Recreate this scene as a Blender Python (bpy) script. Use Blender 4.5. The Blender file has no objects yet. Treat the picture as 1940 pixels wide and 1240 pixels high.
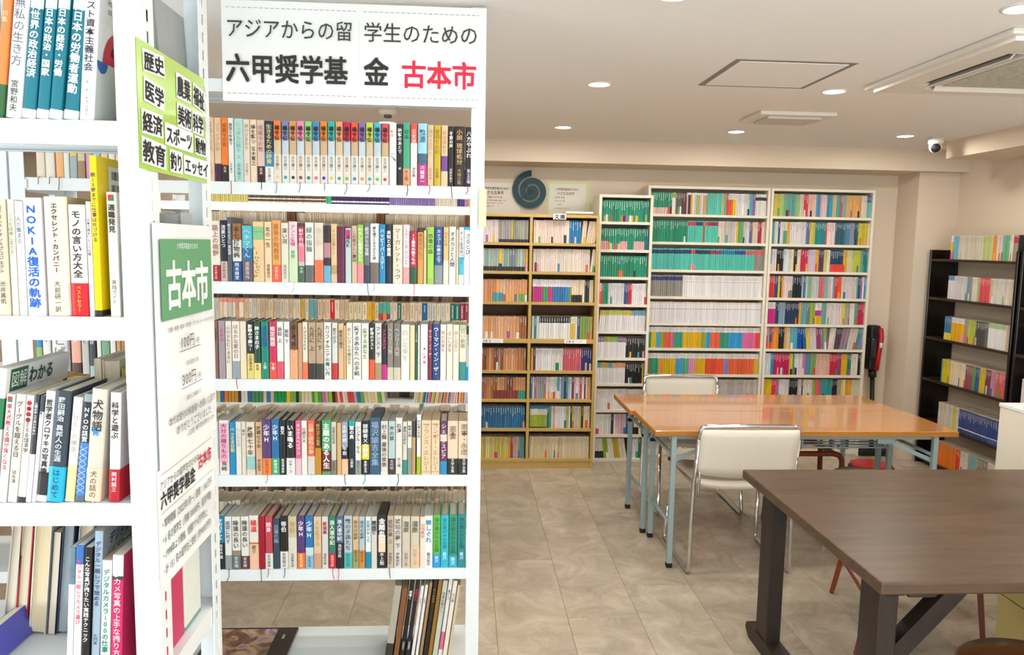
import bpy, bmesh, math, random
from math import pi, sin, cos, radians as R
from mathutils import Vector, Matrix
random.seed(7)
S = bpy.context.scene
COL = S.collection
# ------------------------------------------------------------------ camera
cd = bpy.data.cameras.new('camera'); cam = bpy.data.objects.new('camera', cd); COL.objects.link(cam)
cd.sensor_fit = 'HORIZONTAL'; cd.sensor_width = 36.0; cd.lens = 36.0 * 1456 / 1940; cd.clip_start = 0.05
_X = Vector((0.99804862, -0.05996977, 0.01739464)); _D = Vector((0.01077207, -0.10903595, -0.99397944))
_F = Vector((0.06150536, 0.99222719, -0.10817719))
cam.matrix_world = Matrix(((_X.x, -_D.x, -_F.x, 0), (_X.y, -_D.y, -_F.y, 0), (_X.z, -_D.z, -_F.z, 1.59), (0, 0, 0, 1)))
S.camera = cam
# ------------------------------------------------------------------ world, daylight, exposure
w = bpy.data.worlds.new('world'); S.world = w; w.use_nodes = True
bg = w.node_tree.nodes['Background']; bg.inputs[0].default_value = (0.80, 0.90, 1.0, 1); bg.inputs[1].default_value = 1.0
S.view_settings.view_transform = 'Standard'; S.view_settings.look = 'None'
S.view_settings.gamma = 1.0; S.view_settings.use_curve_mapping = False
S.view_settings.exposure = 0.06
S.cycles.max_bounces = 7; S.cycles.diffuse_bounces = 4; S.cycles.glossy_bounces = 4
S.cycles.sample_clamp_indirect = 6.0; S.cycles.caustics_reflective = False; S.cycles.caustics_refractive = False

def area(name, loc, rot, sx, sy, power, col, spread=180):
    l = bpy.data.lights.new(name, 'AREA'); l.shape = 'RECTANGLE'; l.size = sx; l.size_y = sy
    l.energy = power; l.color = col; l.spread = R(spread)
    o = bpy.data.objects.new(name, l); COL.objects.link(o); o.location = loc; o.rotation_euler = rot
    return o
area('daylight_left_window', (-3.08, 0.0, 1.2), (0, R(-104), 0), 1.9, 2.6, 22, (0.86, 0.94, 1.0))
area('added_ceiling_fill_left', (-3.04, .35, .9), (0, R(-118), 0), 1.1, 1.3, 62, (0.88, 0.95, 1.0))  # added upward fill, in place of ground-reflected daylight, to brighten the ceiling
area('daylight_front_window', (1.4, -1.48, 1.35), (R(104), 0, 0), 3.1, 1.7, 40, (0.82, 0.92, 1.0))
area('added_ceiling_fill_front', (1.2, -1.46, .85), (R(128), 0, 0), 3.2, .8, 48, (0.78, 0.90, 1.0))  # added cool fill aimed upward to brighten the ceiling near the camera
_s = bpy.data.lights.new('added_sun', 'SUN'); _s.energy = 26.0; _s.angle = R(.6); _s.color = (0.93, 0.97, 1.0)
_so = bpy.data.objects.new('added_sun', _s); COL.objects.link(_so); _so.rotation_euler = (R(38), 0, R(-8))      # added ceiling fill; falls through the front window onto the floor behind the camera
LIGHT_XY = [(-1.58, 4.86), (-0.49, 4.88), (0.60, 4.88), (1.70, 4.87), (2.80, 4.86), (-1.30, 3.14), (-0.49, 3.14), (-0.60, 3.97), (0.60, 3.57),  # unseen lamp behind the racks is added, two between shifted, to brighten shelves
            (1.70, 3.57), (0.60, 2.30), (1.66, 2.30), (2.95, 2.30), (2.95, 3.57), (0.6, 0.9), (1.7, 0.9)]
CEIL = 2.32
LAMP_W = 7.2

# ------------------------------------------------------------------ colour helpers and materials
def lin(c):
    return c / 12.92 if c <= 0.04045 else ((c + 0.055) / 1.055) ** 2.4
def hx(s):
    s = s.strip()
    if len(s) == 3: v = [int(ch, 16) / 15 for ch in s]
    else: v = [int(s[i:i + 2], 16) / 255 for i in (0, 2, 4)]
    return tuple(lin(x) for x in v) + (1.0,)
def mat(name, col, rough=0.5, metal=0.0, spec=0.5, bump=None, var=None, coat=0.0, alpha=None, aniso=None):
    m = bpy.data.materials.new(name); m.use_nodes = True
    nt = m.node_tree; b = nt.nodes['Principled BSDF']
    c = hx(col) if isinstance(col, str) else col
    b.inputs['Base Color'].default_value = c; b.inputs['Roughness'].default_value = rough
    b.inputs['Metallic'].default_value = metal; b.inputs['Specular IOR Level'].default_value = spec
    b.inputs['Coat Weight'].default_value = coat; b.inputs['Coat Roughness'].default_value = 0.1
    tc = nt.nodes.new('ShaderNodeTexCoord')
    if var:  # (scale, amount): small colour variation
        n = nt.nodes.new('ShaderNodeTexNoise'); n.inputs['Scale'].default_value = var[0]; n.inputs['Detail'].default_value = 5
        nt.links.new(tc.outputs['Object'], n.inputs['Vector'])
        mr = nt.nodes.new('ShaderNodeMapRange'); mr.inputs[3].default_value = 1 - var[1]; mr.inputs[4].default_value = 1 + var[1]
        nt.links.new(n.outputs['Fac'], mr.inputs[0])
        mx = nt.nodes.new('ShaderNodeVectorMath'); mx.operation = 'SCALE'; mx.inputs[0].default_value = c[:3]
        nt.links.new(mr.outputs[0], mx.inputs['Scale']); nt.links.new(mx.outputs[0], b.inputs['Base Color'])
    if bump:
        n = nt.nodes.new('ShaderNodeTexNoise'); n.inputs['Scale'].default_value = bump[0]; n.inputs['Detail'].default_value = 4
        nt.links.new(tc.outputs['Object'], n.inputs['Vector'])
        bp = nt.nodes.new('ShaderNodeBump'); bp.inputs['Strength'].default_value = bump[1]; bp.inputs['Distance'].default_value = 0.01
        nt.links.new(n.outputs['Fac'], bp.inputs['Height']); nt.links.new(bp.outputs[0], b.inputs['Normal'])
    return m
def attr_mat(name, rough, var=0.0, spec=0.4, stripes=0.0):
    m = bpy.data.materials.new(name); m.use_nodes = True
    nt = m.node_tree; b = nt.nodes['Principled BSDF']
    a = nt.nodes.new('ShaderNodeAttribute'); a.attribute_name = 'Col'
    b.inputs['Roughness'].default_value = rough; b.inputs['Specular IOR Level'].default_value = spec
    if var or stripes:
        tc = nt.nodes.new('ShaderNodeTexCoord'); mp = nt.nodes.new('ShaderNodeMapping')
        n = nt.nodes.new('ShaderNodeTexNoise')
        if stripes:
            mp.inputs['Scale'].default_value = (900, 4, 4); n.inputs['Scale'].default_value = 1.0
        else:
            n.inputs['Scale'].default_value = 60
        nt.links.new(tc.outputs['Object'], mp.inputs[0]); nt.links.new(mp.outputs[0], n.inputs['Vector'])
        amt = stripes or var
        mr = nt.nodes.new('ShaderNodeMapRange'); mr.inputs[3].default_value = .84 * (1 - amt); mr.inputs[4].default_value = .84 * (1 + amt * .6)
        nt.links.new(n.outputs['Fac'], mr.inputs[0])
        mx = nt.nodes.new('ShaderNodeVectorMath'); mx.operation = 'SCALE'
        nt.links.new(a.outputs['Color'], mx.inputs[0]); nt.links.new(mr.outputs[0], mx.inputs['Scale'])
        nt.links.new(mx.outputs[0], b.inputs['Base Color'])
    else:
        nt.links.new(a.outputs['Color'], b.inputs['Base Color'])
    return m
M = {}
M['cover'] = attr_mat('book_cover', 0.42, 0.05)
M['pages'] = attr_mat('page_edges', 0.85, 0, 0.2, 0.22)
M['print'] = attr_mat('printing_ink', 0.6)
M['wall'] = mat('wall_paint', 'dccdb9', 0.85, spec=.2, bump=(160, .12))
M['ceil'] = mat('ceiling_paint', 'f2f1f0', 0.9, spec=.15, bump=(200, .08))
M['white'] = mat('white_enamel_steel', 'dde3e4', 0.38, bump=(30, .02))
M['greyh'] = mat('shelf_inside_grey', 'c9cecb', 0.45)
M['dark'] = mat('dark_slot', '4a5458', 0.7)
M['blk'] = mat('black_plastic', '101010', 0.5)
M['oakcase'] = mat('light_oak_laminate', 'b89a55', 0.5, var=(14, .08))
M['ivory'] = mat('ivory_laminate', 'ded8c6', 0.45)
M['ivoryback'] = mat('ivory_back_panel', 'b5afa0', 0.7)
M['blackcase'] = mat('black_lacquered_board', '120d0a', 0.22, spec=.6)
M['brownedge'] = mat('dark_brown_shelf_board', '2c1a10', 0.35)
M['chrome'] = mat('chrome_tube', 'd8d8d8', 0.10, metal=1.0)
M['vinyl'] = mat('cream_vinyl', 'd9d2c4', 0.55, var=(8, .04))
M['leg'] = mat('grey_blue_enamel_steel', '9db2b5', 0.35, metal=.25)
M['rub'] = mat('black_rubber', '0c0c0c', 0.7)
M['redwood'] = mat('reddish_brown_wood', '7c3316', 0.4, var=(20, .15))
M['paper'] = mat('white_paper', 'f1f2f1', 0.5)
M['film'] = mat('laminated_paper', 'eceeee', 0.2, coat=.6, bump=(9, .25))
M['greenfilm'] = mat('lime_green_film', '9fc83c', 0.25, coat=.5)
M['fadedgreen'] = mat('pale_green_backing', 'd4dab0', 0.7)
M['teal'] = mat('teal_painted_board', '0a3c46', 0.6)
M['plastic'] = mat('white_plastic', 'e4e0d8', 0.4)
M['acgrey'] = mat('grille_grey', 'b2ac9c', 0.6)
M['acdark'] = mat('louvre_shadow_grey', '5c5142', 0.7)
M['red'] = mat('red_plastic', 'b01420', 0.3)
M['greyseat'] = mat('grey_fabric_seat', 'a9aca8', 0.8)
M['cabbeige'] = mat('beige_cabinet_laminate', 'c2ad6e', 0.5)
M['cabwhite'] = mat('white_cabinet_laminate', 'dcd6c6', 0.5)
M['groove'] = mat('hatch_groove_grey', '8b8074', 0.7)
M['oldwood'] = mat('brown_crate_wood', '70451f', 0.6, var=(30, .2))

def emis(name, col, s):
    m = bpy.data.materials.new(name); m.use_nodes = True; b = m.node_tree.nodes['Principled BSDF']
    b.inputs['Emission Color'].default_value = col; b.inputs['Emission Strength'].default_value = s
    return m
M['lamp'] = emis('downlight_glow', (1, .93, .82, 1), 9)
def wood(name, c1, c2, scale, rough, coat=0.0, stretch=(1.2, 14, 14), smudge=0.0):
    m = bpy.data.materials.new(name); m.use_nodes = True; nt = m.node_tree; b = nt.nodes['Principled BSDF']
    tc = nt.nodes.new('ShaderNodeTexCoord'); mp = nt.nodes.new('ShaderNodeMapping'); mp.inputs['Scale'].default_value = stretch
    n = nt.nodes.new('ShaderNodeTexNoise'); n.inputs['Scale'].default_value = scale; n.inputs['Detail'].default_value = 8; n.inputs['Roughness'].default_value = .65
    cr = nt.nodes.new('ShaderNodeValToRGB'); cr.color_ramp.elements[0].color = hx(c1); cr.color_ramp.elements[1].color = hx(c2)
    cr.color_ramp.elements[0].position = .3; cr.color_ramp.elements[1].position = .7
    nt.links.new(tc.outputs['Object'], mp.inputs[0]); nt.links.new(mp.outputs[0], n.inputs['Vector'])
    nt.links.new(n.outputs['Fac'], cr.inputs[0]); nt.links.new(cr.outputs[0], b.inputs['Base Color'])
    b.inputs['Roughness'].default_value = rough; b.inputs['Coat Weight'].default_value = coat; b.inputs['Coat Roughness'].default_value = .06
    if smudge:
        n2 = nt.nodes.new('ShaderNodeTexNoise'); n2.inputs['Scale'].default_value = 5; n2.inputs['Detail'].default_value = 6
        nt.links.new(tc.outputs['Object'], n2.inputs['Vector'])
        mr = nt.nodes.new('ShaderNodeMapRange'); mr.inputs[3].default_value = rough - smudge; mr.inputs[4].default_value = rough + smudge
        nt.links.new(n2.outputs['Fac'], mr.inputs[0]); nt.links.new(mr.outputs[0], b.inputs['Roughness'])
    return m
M['orange'] = wood('orange_oak_veneer', 'b0743c', 'c2874a', 3, 0.22, 0.9)
M['orangeedge'] = wood('orange_oak_edge_band', '9d661d', 'b57a2c', 3, 0.4)
M['walnut'] = wood('dark_stained_wood', '3a291d', '5a442f', 3, 0.33, 0.0, (1.0, 9, 9), .07)
M['walnutleg'] = wood('dark_stained_leg_wood', '1a100b', '2c1d15', 5, 0.5, 0.0, (9, 9, 1.0))
M['stoolseat'] = wood('warm_brown_seat_wood', '4b2a12', '6b3d1c', 4, 0.35, .2)

def stone():
    m = bpy.data.materials.new('beige_stone_vinyl_tile'); m.use_nodes = True; nt = m.node_tree; b = nt.nodes['Principled BSDF']
    g = nt.nodes.new('ShaderNodeNewGeometry'); oi = nt.nodes.new('ShaderNodeObjectInfo')
    mul = nt.nodes.new('ShaderNodeVectorMath'); mul.operation = 'SCALE'; mul.inputs[0].default_value = (37, 19, 11)
    nt.links.new(oi.outputs['Random'], mul.inputs['Scale'])
    ad = nt.nodes.new('ShaderNodeVectorMath'); ad.operation = 'ADD'
    nt.links.new(g.outputs['Position'], ad.inputs[0]); nt.links.new(mul.outputs[0], ad.inputs[1])
    def noise(sc, det, dist):
        n = nt.nodes.new('ShaderNodeTexNoise'); n.inputs['Scale'].default_value = sc; n.inputs['Detail'].default_value = det
        n.inputs['Distortion'].default_value = dist; nt.links.new(ad.outputs[0], n.inputs['Vector']); return n
    n1 = noise(5.5, 12, .9); n2 = noise(6.5, 12, 1.6); n1.inputs['Roughness'].default_value = .72
    cr = nt.nodes.new('ShaderNodeValToRGB'); e = cr.color_ramp.elements
    e[0].position = .3; e[0].color = hx('988b7b'); e[1].position = .7; e[1].color = hx('c2b5a3')
    m2 = e.new(.5); m2.color = hx('ada08e')
    nt.links.new(n1.outputs['Fac'], cr.inputs[0])
    vr = nt.nodes.new('ShaderNodeValToRGB'); v = vr.color_ramp.elements
    v[0].position = .491; v[0].color = (0, 0, 0, 1); v[1].position = .5; v[1].color = (1, 1, 1, 1); v3 = v.new(.509); v3.color = (0, 0, 0, 1)
    nt.links.new(n2.outputs['Fac'], vr.inputs[0])
    n3 = noise(3.5, 2, 0); gate = nt.nodes.new('ShaderNodeMapRange'); gate.inputs[1].default_value = .52; gate.inputs[2].default_value = .68
    gate.inputs[4].default_value = .5
    nt.links.new(n3.outputs['Fac'], gate.inputs[0])
    mm = nt.nodes.new('ShaderNodeMath'); mm.operation = 'MULTIPLY'
    nt.links.new(vr.outputs[0], mm.inputs[0]); nt.links.new(gate.outputs[0], mm.inputs[1])
    mix = nt.nodes.new('ShaderNodeMix'); mix.data_type = 'RGBA'; mix.inputs['B'].default_value = hx('cfc3b2')
    nt.links.new(mm.outputs[0], mix.inputs['Factor']); nt.links.new(cr.outputs[0], mix.inputs['A'])
    hs = nt.nodes.new('ShaderNodeMapRange'); hs.inputs[3].default_value = .93; hs.inputs[4].default_value = 1.07
    nt.links.new(oi.outputs['Random'], hs.inputs[0])
    sc = nt.nodes.new('ShaderNodeVectorMath'); sc.operation = 'SCALE'
    nt.links.new(mix.outputs['Result'], sc.inputs[0]); nt.links.new(hs.outputs[0], sc.inputs['Scale'])
    nt.links.new(sc.outputs[0], b.inputs['Base Color'])
    b.inputs['Roughness'].default_value = .24; b.inputs['Specular IOR Level'].default_value = .5
    return m
M['stone'] = stone()

# ------------------------------------------------------------------ mesh helpers
def tag(o, label=None, cat=None, group=None, kind=None):
    if label: o['label'] = label
    if cat: o['category'] = cat
    if group: o['group'] = group
    if kind: o['kind'] = kind
    return o
def empty(name, loc=(0, 0, 0), rz=0.0, ry=0.0):
    o = bpy.data.objects.new(name, None); COL.objects.link(o); o.location = loc; o.rotation_euler = (0, ry, rz)
    o.empty_display_size = .05
    return o
class MB:
    def __init__(s): s.v = []; s.f = []; s.c = []; s.m = []
    def quad(s, a, b, c, d, col=None, mi=0):
        n = len(s.v); s.v += [a, b, c, d]; s.f.append((n, n + 1, n + 2, n + 3)); s.c.append(col); s.m.append(mi)
    def box(s, x0, x1, y0, y1, z0, z1, col=None, mi=0, ch=0.0):
        if ch:
            return s.cbox(x0, x1, y0, y1, z0, z1, ch, col, mi)
        n = len(s.v)
        s.v += [(x0, y0, z0), (x1, y0, z0), (x1, y1, z0), (x0, y1, z0), (x0, y0, z1), (x1, y0, z1), (x1, y1, z1), (x0, y1, z1)]
        for f in ((0, 3, 2, 1), (4, 5, 6, 7), (0, 1, 5, 4), (1, 2, 6, 5), (2, 3, 7, 6), (3, 0, 4, 7)):
            s.f.append(tuple(n + i for i in f)); s.c.append(col); s.m.append(mi)
        return s
    def cbox(s, x0, x1, y0, y1, z0, z1, ch, col=None, mi=0):
        bm = bmesh.new(); bmesh.ops.create_cube(bm, size=1)
        for v in bm.verts:
            v.co = ((x0 + x1) / 2 + v.co.x * (x1 - x0), (y0 + y1) / 2 + v.co.y * (y1 - y0), (z0 + z1) / 2 + v.co.z * (z1 - z0))
        bmesh.ops.bevel(bm, geom=bm.edges[:], offset=ch, segments=2, affect='EDGES', profile=.5)
        n = len(s.v); bm.verts.index_update()
        s.v += [tuple(v.co) for v in bm.verts]
        for f in bm.faces: s.f.append(tuple(n + v.index for v in f.verts)); s.c.append(col); s.m.append(mi)
        bm.free(); return s
    def prism(s, pts, lo, hi, axis='z', col=None, mi=0):
        def P(p, h): return {'z': (p[0], p[1], h), 'y': (p[0], h, p[1]), 'x': (h, p[0], p[1])}[axis]
        n = len(s.v); k = len(pts)
        s.v += [P(p, lo) for p in pts] + [P(p, hi) for p in pts]
        s.f.append(tuple(n + i for i in range(k))[::-1]); s.f.append(tuple(n + k + i for i in range(k)))
        s.c += [col, col]; s.m += [mi, mi]
        for i in range(k):
            j = (i + 1) % k; s.f.append((n + i, n + j, n + k + j, n + k + i)); s.c.append(col); s.m.append(mi)
        return s
    def tube(s, pts, r, seg=8, col=None, mi=0, closed=False):
        pts = [Vector(p) for p in pts]; rings = []; prev = None
        for i, p in enumerate(pts):
            if closed: t = (pts[(i + 1) % len(pts)] - pts[i - 1])
            else: t = (pts[min(i + 1, len(pts) - 1)] - pts[max(i - 1, 0)])
            t.normalize()
            if prev is None:
                a = Vector((0, 0, 1)) if abs(t.z) < .9 else Vector((1, 0, 0)); u = t.cross(a).normalized()
            else: u = (prev - t * prev.dot(t)).normalized()
            prev = u; v = t.cross(u); n = len(s.v); rings.append(n)
            rr = r[i] if isinstance(r, (list, tuple)) else r
            for k in range(seg):
                a = 2 * pi * k / seg; s.v.append(tuple(p + (u * cos(a) + v * sin(a)) * rr))
        rg = list(zip(rings, rings[1:])) + ([(rings[-1], rings[0])] if closed else [])
        for a, b in rg:
            for k in range(seg):
                j = (k + 1) % seg; s.f.append((a + k, a + j, b + j, b + k)); s.c.append(col); s.m.append(mi)
        if not closed:
            s.f.append(tuple(rings[0] + k for k in range(seg))[::-1]); s.f.append(tuple(rings[-1] + k for k in range(seg)))
            s.c += [col, col]; s.m += [mi, mi]
        return s
    def lathe(s, prof, cx=0, cy=0, seg=24, col=None, mi=0):
        rings = []
        for r_, z in prof:
            n = len(s.v); rings.append(n)
            for k in range(seg):
                a = 2 * pi * k / seg; s.v.append((cx + r_ * cos(a), cy + r_ * sin(a), z))
        for a, b in zip(rings, rings[1:]):
            for k in range(seg):
                j = (k + 1) % seg; s.f.append((a + k, a + j, b + j, b + k)); s.c.append(col); s.m.append(mi)
        s.f.append(tuple(rings[0] + k for k in range(seg))[::-1]); s.f.append(tuple(rings[-1] + k for k in range(seg)))
        s.c += [col, col]; s.m += [mi, mi]
        return s
    def build(s, name, mats, parent=None, smooth=False, loc=None):
        me = bpy.data.meshes.new(name); me.from_pydata(s.v, [], s.f)
        if not isinstance(mats, (list, tuple)): mats = [mats]
        for m_ in mats: me.materials.append(m_)
        if len(mats) > 1: me.polygons.foreach_set('material_index', s.m)
        if any(c is not None for c in s.c):
            ca = me.color_attributes.new('Col', 'FLOAT_COLOR', 'CORNER'); buf = []
            for f, c in zip(s.f, s.c): buf += list(c or (.8, .8, .8, 1)) * len(f)
            ca.data.foreach_set('color', buf)
        if smooth: me.polygons.foreach_set('use_smooth', [True] * len(me.polygons))
        me.update()
        o = bpy.data.objects.new(name, me); COL.objects.link(o)
        if parent: o.parent = parent
        if loc: o.location = loc
        return o
def rounded(pts, rad, n=5):
    """polyline with its inner corners rounded"""
    out = [Vector(pts[0])]
    for i in range(1, len(pts) - 1):
        p = Vector(pts[i]); a = (Vector(pts[i - 1]) - p); b = (Vector(pts[i + 1]) - p)
        r = min(rad, a.length * .45, b.length * .45); a = p + a.normalized() * r; b = p + b.normalized() * r
        for k in range(n + 1):
            t = k / n; out.append(a * (1 - t) ** 2 + p * 2 * t * (1 - t) + b * t * t)
    out.append(Vector(pts[-1])); return out

# ------------------------------------------------------------------ lettering (built-in font glyph meshes)
_fc = bpy.data.curves.new('glyphs', 'FONT'); _fo = bpy.data.objects.new('glyphs', _fc); _fc.resolution_u = 2
_gc = {}
def glyph(ch, bold):
    k = (ch, bold)
    if k not in _gc:
        _fc.offset = bold; _fc.body = ch
        me = bpy.data.meshes.new_from_object(_fo)
        _gc[k] = ([(v.co.x, v.co.y) for v in me.vertices], [tuple(p.vertices) for p in me.polygons])
        bpy.data.meshes.remove(me)
    return _gc[k]
ROT = 'ー〜~…・()（）「」-―'
def put_glyph(mb, ch, bold, x, z, sx, sz, col, vert, T):
    """em cell centred on x with its top at z; T maps (u, v) to 3D"""
    if bold > .014:      # heavy strokes: the glyph set several times, slightly shifted
        o_ = Vector(T(0, 0)); nr = (Vector(T(1, 0)) - o_).cross(Vector(T(0, 1)) - o_)
        for k, (dx, dz) in enumerate(((-1, -1), (1, -1), (-1, 1), (1, 1), (0, 0))):
            put_glyph(mb, ch, 0.0, x + dx * bold * .62 * sx, z + dz * bold * .62 * sz, sx, sz, col, vert,
                      lambda u, v, k=k: tuple(Vector(T(u, v)) + nr * (.00007 * k)))
        return
    vs, fs = glyph(ch, bold)
    if not vs: return
    cw = max(v[0] for v in vs) + min(v[0] for v in vs) if ord(ch) < 256 else 1.0
    n = len(mb.v)
    for a, b in vs:
        a2 = a - cw / 2; b2 = b - 0.38
        if vert and ch in ROT and ch != '・': a2, b2 = b2, -a2
        mb.v.append(T(x + a2 * sx, z - sz / 2 + b2 * sz))
    for f in fs: mb.f.append(tuple(n + i for i in f)); mb.c.append(col); mb.m.append(0)
def vtext(mb, text, x, z, sx, sz, col, T, bold=0.0):
    for ch in text:
        if ch == ' ': z -= sz * .5; continue
        put_glyph(mb, ch, bold, x, z, sx, sz, col, True, T); z -= sz * 1.02
    return z
def htext(mb, text, x, z, sx, sz, col, T, bold=0.0):
    """left edge x, top z"""
    for ch in text:
        adv = .58 if ord(ch) < 256 else 1.0
        if ch == ' ': x += sx * .4; continue
        put_glyph(mb, ch, bold, x + sx * adv / 2, z, sx, sz, col, False, T); x += sx * adv
    return x

# ------------------------------------------------------------------ books
NAMES = {}
def cname(col):
    r, g, b = [(v * 15 if len(col) == 3 else v) for v in
               ([int(c, 16) / 15 for c in col] if len(col) == 3 else [int(col[i:i + 2], 16) / 255 for i in (0, 2, 4)])]
    if len(col) == 3: r, g, b = r / 15, g / 15, b / 15
    mx, mn = max(r, g, b), min(r, g, b); s = 0 if mx == 0 else (mx - mn) / mx
    if mx < .28: return 'black'
    if s < .09: return 'white' if mx > .9 else ('pale grey' if mx > .75 else 'grey')
    if mx == r: h = ((g - b) / (mx - mn)) % 6
    elif mx == g: h = (b - r) / (mx - mn) + 2
    else: h = (r - g) / (mx - mn) + 4
    h *= 60
    if s < .28:
        if mx > .78: return 'cream' if h < 75 else ('pale green' if h < 160 else ('pale blue' if h < 260 else 'pale pink'))
        return 'taupe' if h < 75 else ('slate grey' if h < 260 else 'mauve')
    if h < 14 or h > 345: return 'red' if mx > .62 and s > .6 else ('pink' if mx > .75 else 'maroon')
    if h < 42: return 'orange' if s > .55 and mx > .75 else ('beige' if mx > .72 else 'brown')
    if h < 66: return 'yellow' if mx > .72 and s > .5 else ('straw' if mx > .7 else 'olive')
    if h < 100: return 'lime green'
    if h < 165: return 'green' if mx > .45 else 'dark green'
    if h < 195: return 'teal' if mx < .68 else 'turquoise'
    if h < 250: return 'blue' if mx > .48 else 'navy'
    if h < 290: return 'violet'
    return 'magenta'
_u = {}
UN = [None, 'first', 'second', 'third', 'fourth', 'fifth', 'sixth', 'seventh', 'eighth', 'ninth', 'tenth', 'eleventh', 'twelfth',
      'thirteenth', 'fourteenth', 'fifteenth', 'sixteenth', 'seventeenth', 'eighteenth', 'nineteenth', 'twentieth']
def ordw(n):
    if n <= 20: return UN[n]
    t = {2: 'twenty', 3: 'thirty', 4: 'forty'}[n // 10]
    return t[:-1] + 'ieth' if n % 10 == 0 else t + '-' + UN[n % 10]
def parse_segs(s):
    out = []
    for p in s.split(','):
        q = p.split(':'); out.append((q[0], float(q[1]) if len(q) > 1 else 1.0))
    return out
def build_book(wd, d, h, segs, kind='hard', pages='e6d9bd', rnd=.12, text=None, tcol='222', author=None, acol=None, extra=None,
               side=None, bold=.012, turned=False):
    """local frame: spine on y=0 facing -y, x 0..wd, z 0..h. kind hard / soft / case. returns root mesh object"""
    segs = parse_segs(segs) if isinstance(segs, str) else segs
    base = max(segs, key=lambda q: q[1] - ([0] + [a[1] for a in segs])[segs.index(q)])[0]
    t = .0022 if kind != 'soft' else .0008
    r = rnd * wd if kind == 'hard' else .0012
    prof = [(0, r * 1.1), (wd * .06, r * .42), (wd * .25, r * .08), (wd * .5, 0), (wd * .75, r * .08), (wd * .94, r * .42), (wd, r * 1.1)]
    if kind == 'case': prof = [(0, .001), (.001, 0), (wd - .001, 0), (wd, .001)]
    mb = MB()
    inner = [(wd - t, r * 1.1 + t), (t, r * 1.1 + t)]
    outline = prof + [(wd, d), (wd - t, d)] + inner + [(t, d), (0, d)]
    if kind == 'case': outline = prof + [(wd, d), (0, d)]
    k = len(outline); z0 = 0.0
    for ci, (c, f) in enumerate(segs):
        z1 = h * f; cc = hx(c); n = len(mb.v)
        mb.v += [(x, y, z0) for x, y in outline] + [(x, y, z1) for x, y in outline]
        for i in range(k):
            j = (i + 1) % k
            sidef = cc
            if side and i == len(prof) - 1: sidef = hx(side)
            mb.f.append((n + i, n + j, n + k + j, n + k + i)); mb.c.append(sidef); mb.m.append(0)
        if ci == 0: mb.f.append(tuple(n + i for i in range(k))[::-1]); mb.c.append(cc); mb.m.append(0)
        if ci == len(segs) - 1: mb.f.append(tuple(n + k + i for i in range(k))); mb.c.append(cc); mb.m.append(0)
        z0 = z1
    root = mb.build('book', M['cover'])
    root.data.update()
    if kind != 'case':
        e = .003 if kind == 'hard' else .0004
        pb = MB(); pc = hx(pages)
        pb.box(t * 1.02, wd - t * 1.02, r * 1.1 + t * 1.02, d - e - .001, e, h - e, pc)
        pb.build('page_block', M['pages'], root)
    # paper band (lowest segment) as a wrap of its own
    bandtop = 0
    if len(segs) > 1 and segs[0][1] <= .56 and kind != 'case' and not turned:
        bandtop = segs[0][1]
        bb = MB(); c = hx(segs[0][0]); g = .0005
        line = [(-g, d * .96)] + [(x + (-g if x < wd / 2 else (g if x > wd / 2 else 0)), y - g) for x, y in prof] + [(wd + g, d * .96)]
        n = 0
        for a, b_ in zip(line, line[1:]):
            bb.quad((a[0], a[1], .0006), (b_[0], b_[1], .0006), (b_[0], b_[1], h * bandtop), (a[0], a[1], h * bandtop), c)
        bb.build('paper_band', M['cover'], root)
    yy = -.0009
    T = lambda u, v: (u, yy, v)
    if (text or author or extra) and not turned:
        tb = MB()
        if text:
            n = len([c for c in text if c != ' ']) + text.count(' ') * .5
            top = .95; low = max(bandtop + .04, .36 if author and not bandtop else .06)
            if text.startswith('!'): pass
            L = h * (top - low); s = min(wd * .72, L / max(n, 1) / 1.03)
            sx = min(wd * .72, s * 1.15)
            used = vtext(tb, text, wd / 2, h * top - (L - s * n * 1.02) * .12, sx, s, hx(tcol), T, bold)
        if author:
            n = len(author); top = (bandtop - .02) if bandtop else .30; low = .03
            L = h * (top - low); s = min(wd * .5, L / n / 1.03)
            vtext(tb, author, wd / 2, h * top, s, s, hx(acol or tcol), T, .004)
        if extra: extra(tb, wd, h, T)
        if tb.v: tb.build('spine_lettering', M['print'], root)
    return root
books = []
def register(o, row, side_words, look):
    books.append((o, row, side_words, look))
def ribbon(o, x, h_, col, lng=.03):
    mb = MB(); c = hx(col)
    p = [(x, .01, .0015), (x + .001, -.002, .0013), (x + .002, -.010, .0), (x + .003, -.0125, -lng * .5), (x + random.uniform(-.006, .008), -.0125, -lng)]
    mb.tube(p, .0012, 5, c); mb.build('ribbon_bookmark', M['cover'], o)

def disc(tb, x, z, r, col, T, n=14):
    k = len(tb.v)
    tb.v += [T(x + r * cos(2 * pi * i / n), z + r * sin(2 * pi * i / n)) for i in range(n)]
    tb.f.append(tuple(range(k, k + n))); tb.c.append(hx(col)); tb.m.append(0)
def rect(tb, x0, x1, z0, z1, col, T):
    k = len(tb.v); tb.v += [T(x0, z0), T(x1, z0), T(x1, z1), T(x0, z1)]; tb.f.append((k, k + 1, k + 2, k + 3)); tb.c.append(hx(col)); tb.m.append(0)

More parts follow.
